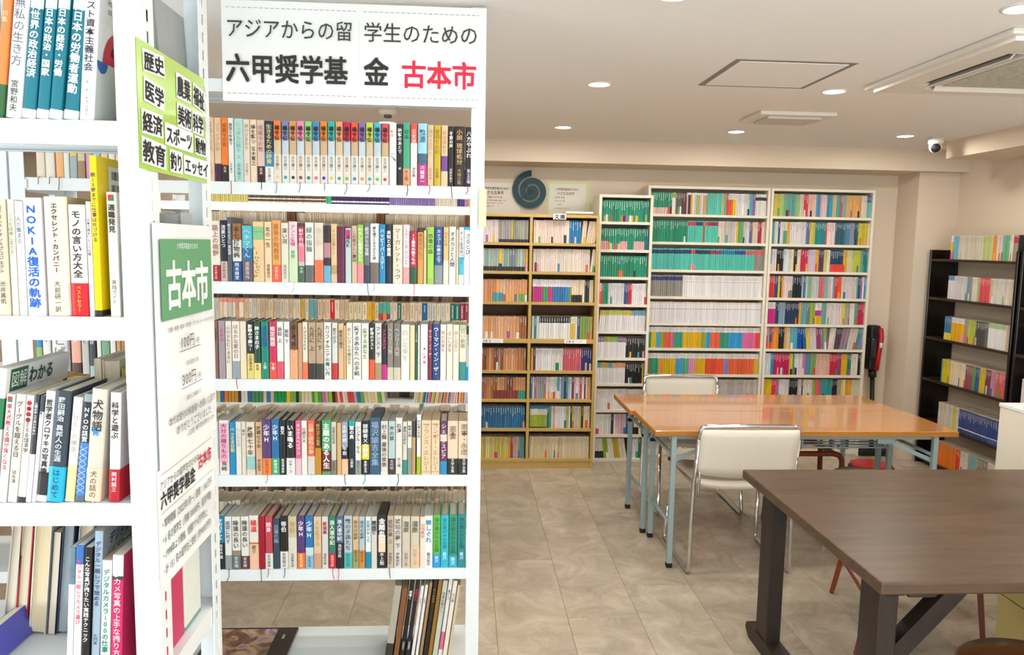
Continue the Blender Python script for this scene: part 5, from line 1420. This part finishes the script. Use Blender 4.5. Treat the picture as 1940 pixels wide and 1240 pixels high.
# ------------------------------------------------------------------ stools, chairs beneath the tables
def round_stool(x, y, h_, rad, seatm, legm, label, cat, splay=.06, lr=.013, square=False):
    r = empty('stool', (x, y, 0)); tag(r, label, cat)
    MB().lathe([(rad * .9, h_ - .035), (rad, h_ - .025), (rad, h_ - .010), (rad * .95, h_ - .002), (rad * .6, h_)], seg=36).build('seat', seatm, r, True)
    for k in range(4):
        a = pi / 4 + k * pi / 2; c, s = cos(a), sin(a); p0 = (c * rad * .68, s * rad * .68, h_ - .034); p1 = (c * (rad * .68 + splay), s * (rad * .68 + splay), .0)
        MB().tube([p1, p0], [lr * .8, lr], 4 if square else 10).build('leg', legm, r, not square)
    ring = [(cos(a * pi / 12) * (rad * .68 + splay * .55), sin(a * pi / 12) * (rad * .68 + splay * .55), h_ * .45) for a in range(24)]
    MB().tube(ring, lr * .45, 6, closed=True).build('foot_ring', legm, r, True)
    return r
round_stool(2.045, 3.685, .455, .165, M['greyseat'], mat('white_painted_leg', 'e8e6e0', .4), 'round stool with grey seat and white legs between the tables', 'stool', .078)
round_stool(1.575, 1.885, .455, .205, M['stoolseat'], M['redwood'], 'round wooden stool with brown seat in the lower right corner', 'stool', .03)
# red-brown chair whose legs show under the dark table
rc = empty('wooden_chair', (1.94, 2.88, 0)); tag(rc, 'red-brown wooden chair pushed under the dark table, legs showing', 'chair')
for a_, b_ in (((-.382, -.09), (-.20, .08)), ((.198, -.005), (.185, .06)), ((-.22, .45), (-.18, .37)), ((.23, .45), (.185, .37))):
    MB().tube([(a_[0], a_[1], 0), (b_[0], b_[1], .40)], [.012, .017], 4).build('leg', M['redwood'], rc)
MB().cbox(-.21, .20, .04, .40, .395, .43, .008).build('seat', M['redwood'], rc)
MB().tube([(-.30, -.01, .18), (-.20, .41, .18)], .008, 6).build('stretcher', M['redwood'], rc, True)
# bentwood armchair tucked under the folding tables
bc = empty('bentwood_stool', (1.93, 4.14, 0)); tag(bc, 'brown bentwood stool frame tucked under the folding tables', 'stool')
for y in (-.13, .13):
    MB().tube(rounded([(-.165, y, .0), (-.15, y, .475), (.15, y, .475), (.165, y, 0)], .055, 6), .015, 8).build('leg_bow', M['redwood'], bc, True)
for x in (-.12, .12): MB().cbox(x - .012, x + .012, -.13, .13, .455, .478, .003).build('seat_rail', M['redwood'], bc)
# stick vacuum cleaner leaning in the corner
vc = empty('stick_vacuum', (3.20, 5.70, 0)); tag(vc, 'red and black stick vacuum cleaner standing by the pillar', 'vacuum cleaner')
MB().tube([(-.01, .0, .04), (-.005, .07, .62)], .017, 10).build('wand', M['blk'], vc, True)
MB().tube([(-.005, .068, .60), (-.005, .074, .66)], .030, 12).build('collar', M['blk'], vc, True)
MB().cbox(-.06, .022, .03, .11, .66, 1.01, .015).build('body', M['blk'], vc)
MB().cbox(-.07, -.02, .0, .07, .75, .92, .02).build('dust_cup', mat('smoked_plastic', '1a1a1c', .15, coat=.5), vc)
MB().tube(rounded([(.0, .03, .66), (.008, .02, .80), (.020, .018, .92), (.014, .03, .99)], .08), .019, 10).build('red_housing', M['red'], vc, True)
MB().tube([(.010, .004, .84), (.013, .004, .88)], .012, 8).build('trigger', M['greyh'], vc, True)
MB().cbox(-.13, .12, -.06, .05, 0, .05, .012).build('floor_head', M['blk'], vc)
MB().tube(rounded([(-.05, .08, .9), (-.10, .10, .75), (-.12, .12, .4), (-.06, .13, .1)], .1), .003, 5).build('power_cord', M['dark'], vc, True)
rd = empty('robot_vacuum', (2.93, 5.22, 0)); tag(rd, 'low red and black floor cleaner lying behind the tables', 'vacuum cleaner')
MB().lathe([(.145, .006), (.155, .015), (.155, .04), (.145, .048)], seg=32).build('body', M['blk'], rd, True)
MB().lathe([(.142, .048), (.14, .064), (.115, .07)], seg=32).build('cover', M['red'], rd, True)
# cabinets at the right
cb = empty('cabinet', (2.50, 3.09, 0)); tag(cb, 'tall cream cabinet at the right edge beyond the dark table', 'cabinet')
MB().cbox(0, .80, 0, .295, 0, .875, .003).build('body', M['cabwhite'], cb); MB().cbox(-.004, .804, -.004, .299, .875, .893, .003).build('top_board', M['white'], cb)
lc = empty('low_cabinet', (2.0, 2.20, 0)); tag(lc, 'low yellowish cabinet beneath the right end of the dark table', 'cabinet')
MB().cbox(0, .45, 0, .43, 0, .326, .003).build('body', M['cabbeige'], lc); MB().cbox(0, .45, 0, .43, .330, .56, .003).build('upper_drawer', M['cabbeige'], lc)
# ------------------------------------------------------------------ dark table
dt = empty('dark_table', (1.128, 1.918, 0)); tag(dt, 'dark brown stained wooden trestle table in the right foreground', 'table')
W, D = 1.55, 1.05
MB().cbox(0, W, 0, D, .664, .70, .006).build('tabletop', M['walnut'], dt)
for X in (.055, W - .115):
    for y in (.10, .86):
        MB().cbox(X, X + .058, y, y + .105, .055, .664, .004).build('post', M['walnutleg'], dt)
    ft = MB(); ft.prism([(-.015, .012), (-.03, .03), (-.02, .055), (.02, .062), (1.0, .062), (1.05, .055), (1.06, .03), (1.04, .012), (1.02, 0), (0, 0)], X - .005, X + .063, 'x'); ft.build('foot_rail', M['walnutleg'], dt)
    cp = MB(); cp.prism([(.06, .664), (.06, .640), (.075, .628), (.96, .628), (.975, .640), (.975, .664)], X + .004, X + .054, 'x'); cp.build('top_rail', M['walnutleg'], dt)
for X, s in ((.113, 1), (W - .115, -1)):
    for y in ((.125, .885) if s < 0 else (.125,)):
        MB().prism([(X, .36), (X, .44), (X + s * .20, .664), (X + s * .27, .664)], y, y + .05, 'y').build('brace', M['walnutleg'], dt)
        MB().prism([(X, .664), (X, .632), (X + s * .075, .632), (X + s * .095, .648), (X + s * .095, .664)], y - .07, y - .03, 'y').build('bracket', M['walnutleg'], dt)
